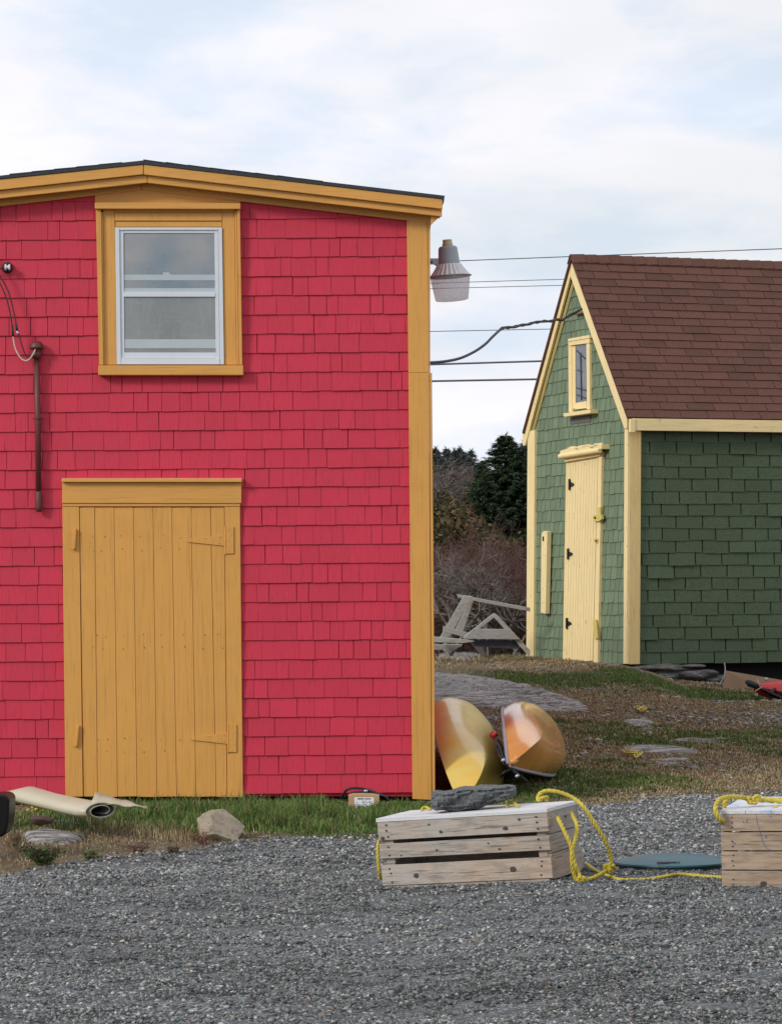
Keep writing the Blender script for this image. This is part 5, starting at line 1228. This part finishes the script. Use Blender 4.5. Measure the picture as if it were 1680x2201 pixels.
gname = 'far spruces on the hill behind the thicket'
p_ = gp(938, 108); far0 = spruce('spruce_tree', p_, topz(962, 108)-p_.z, 1.0, 'far spruce touching the ochre corner board, leftmost on the skyline', 42, 300, 22, .16, gname, 1.1, (.075, .09, .085)); h0 = topz(962, 108)-p_.z  # distance haze is mixed into the pale needle colour
for (u, v, Y, lb) in ((961, 963, 112, 'far pointed spruce second from the ochre corner'), (978, 966, 110, 'far spruce third from the ochre corner, slim'), (990, 962, 114, 'far spruce fourth from the ochre corner, wider top'), (1003, 975, 118, 'low far spruce beside the big spruce'), (1128, 952, 100, 'far spruce peeping out just left of the cream rake end'), (1147, 985, 105, 'far spruce hidden mostly by the shed wall'), (950, 985, 100, 'low far spruce between the first two peaks'), (1015, 968, 112, 'far spruce tip against the big spruce shoulder')):
    q = gp(u, Y); copy_tree(far0, q, (topz(v, Y)-q.z)/h0, random.uniform(0, 6), lb, gname)
# leafless shrubs
def shrub(name, base, h, spread, label, seed, mat, group, n0=6, depth=5, r0=.02, thin=.62):
    rr = random.Random(seed); t = thing(name, label, 'shrub', base, None, group); b = MB()
    def grow(p_, d, ln, r_, dep):
        q1 = p_+d*ln*.5+Vector((rr.gauss(0, .05), rr.gauss(0, .05), rr.gauss(0, .03)))*ln; q2 = q1+(d+Vector((rr.gauss(0, .22), rr.gauss(0, .22), rr.gauss(0, .12)))).normalized()*ln*.5
        b.tube([p_, q1, q2], [r_, r_*.85, r_*thin], 4 if dep > 2 else 3, caps=False)
        if dep == 0: return
        for k_ in range(rr.choice([2, 3, 3] if dep > 1 else [3, 4])):
            nd = (d+Vector((rr.gauss(0, .62), rr.gauss(0, .62), rr.gauss(.02, .42)))).normalized()
            grow(q1.lerp(q2, rr.uniform(.2, 1)), nd, ln*rr.uniform(.55, .85), r_*thin, dep-1)
    for i in range(n0):
        a = rr.uniform(0, 6.28); d = Vector((math.cos(a)*spread, math.sin(a)*spread, 1)).normalized(); grow(base+Vector((rr.uniform(-.1, .1), rr.uniform(-.1, .1), -.05)), d, h*.36, r0, depth)
    obj('branches', b, mat, t); return t
sg = 'leafless shrubs behind the timber heap'
SHR = ((962, 34.2, 1185, M_twigg, 'pale grey bare apple like shrub beside the ochre corner', 2, 5), (1048, 34.6, 1160, M_twigg, 'pale twisted bare shrub right behind the triangular frame', 2, 6), (1108, 34.8, 1175, M_twigg, 'pale bare shrub against the cream shed corner', 2, 5),
    (945, 36.0, 1125, M_twig, 'reddish brown bare shrub at the left of the thicket', 7, 5), (1000, 36.5, 1115, M_twig, 'reddish brown bare shrub left of the spruce foot', 8, 5), (1055, 37, 1105, M_twig, 'reddish brown bare shrub under the big spruce', 8, 5), (1110, 37.5, 1095, M_twig, 'reddish brown bare shrub tallest at the shed side', 8, 5),
    (970, 39, 1100, M_twig, 'brown bare shrub second row, left', 8, 5), (1030, 39.5, 1090, M_twig, 'brown bare shrub second row, middle', 8, 5), (1085, 40, 1085, M_twig, 'brown bare shrub second row, right', 8, 5), (1150, 39, 1110, M_twig, 'brown bare shrub mostly behind the green shed', 6, 4))
for i, (u, Y, v, m, lb, n0, dep) in enumerate(SHR):
    q = gp(u, Y); pale = m is M_twigg; shrub('bare_shrub', q, (topz(v, Y)-q.z)*(1.2 if pale else .95), .75 if pale else .42, lb, 60+i, m, sg, n0, dep, .032 if pale else .013, .64 if pale else .66)
# thicket mass on the rising ground
r = np.random.default_rng(77)
def thicket(name, label, n, u0, u1, Y0, Y1, ztop, cols, size, seed, asp=.4):
    r = np.random.default_rng(seed); Y = r.uniform(Y0, Y1, n); X = (r.uniform(u0, u1, n)-CX)/F*Y; g_ = H(X, Y); top = ztop(X, Y)*(.72+.28*wob(X*3, Y, 1.3)+.1*wob(X*9, Y, 2.1))
    C = np.stack([X, Y, g_+top*r.uniform(0, 1, n)**.8], 1); P, Fa = leafcloud(C, size, r, asp)
    cc = np.array(cols)[((wob(X*2.5, Y+C[:, 2]*3, 1.)+1)/2*len(cols)*.999+r.normal(0, .5, n)).clip(0, len(cols)-1).astype(int)]*r.uniform(.4, 1.4, n)[:, None]
    npmesh(name, P, Fa, 4, M_leaf, colors=np.repeat(cc, 4, 0), kind='stuff', label=label, cat='thicket', loc=(1, (Y0+Y1)/2, 0))
thicket('brush', 'dense reddish brown brush behind the bare shrubs', 42000, 780, 1250, 42.5, 47, lambda X, Y: 1.55+0*X, [(.075, .040, .034), (.095, .048, .038), (.06, .038, .03), (.14, .085, .06)], .06, 5, .05)
thicket('underbrush', 'low dark tangle at the foot of the shrubs', 26000, 780, 1220, 35.5, 41, lambda X, Y: .85+0*X, [(.05, .032, .025), (.10, .06, .04), (.045, .03, .022)], .06, 6, .06)
thicket('leafy_brush', 'olive and rust autumn brush left of the spruce', 40000, 800, 1120, 50, 57, lambda X, Y: 2.15-.9*sst(X, 1.2, 2.0), [(.075, .080, .030), (.095, .075, .035), (.13, .08, .04), (.065, .065, .03)], .05, 7, .55)
thicket('hill_brush', 'grey brown leafless brush on the skyline under far spruces', 42000, 850, 1200, 82, 98, lambda X, Y: 2.35+0*X, [(.11, .085, .075), (.13, .10, .085), (.08, .08, .07)], .16, 8, .07)
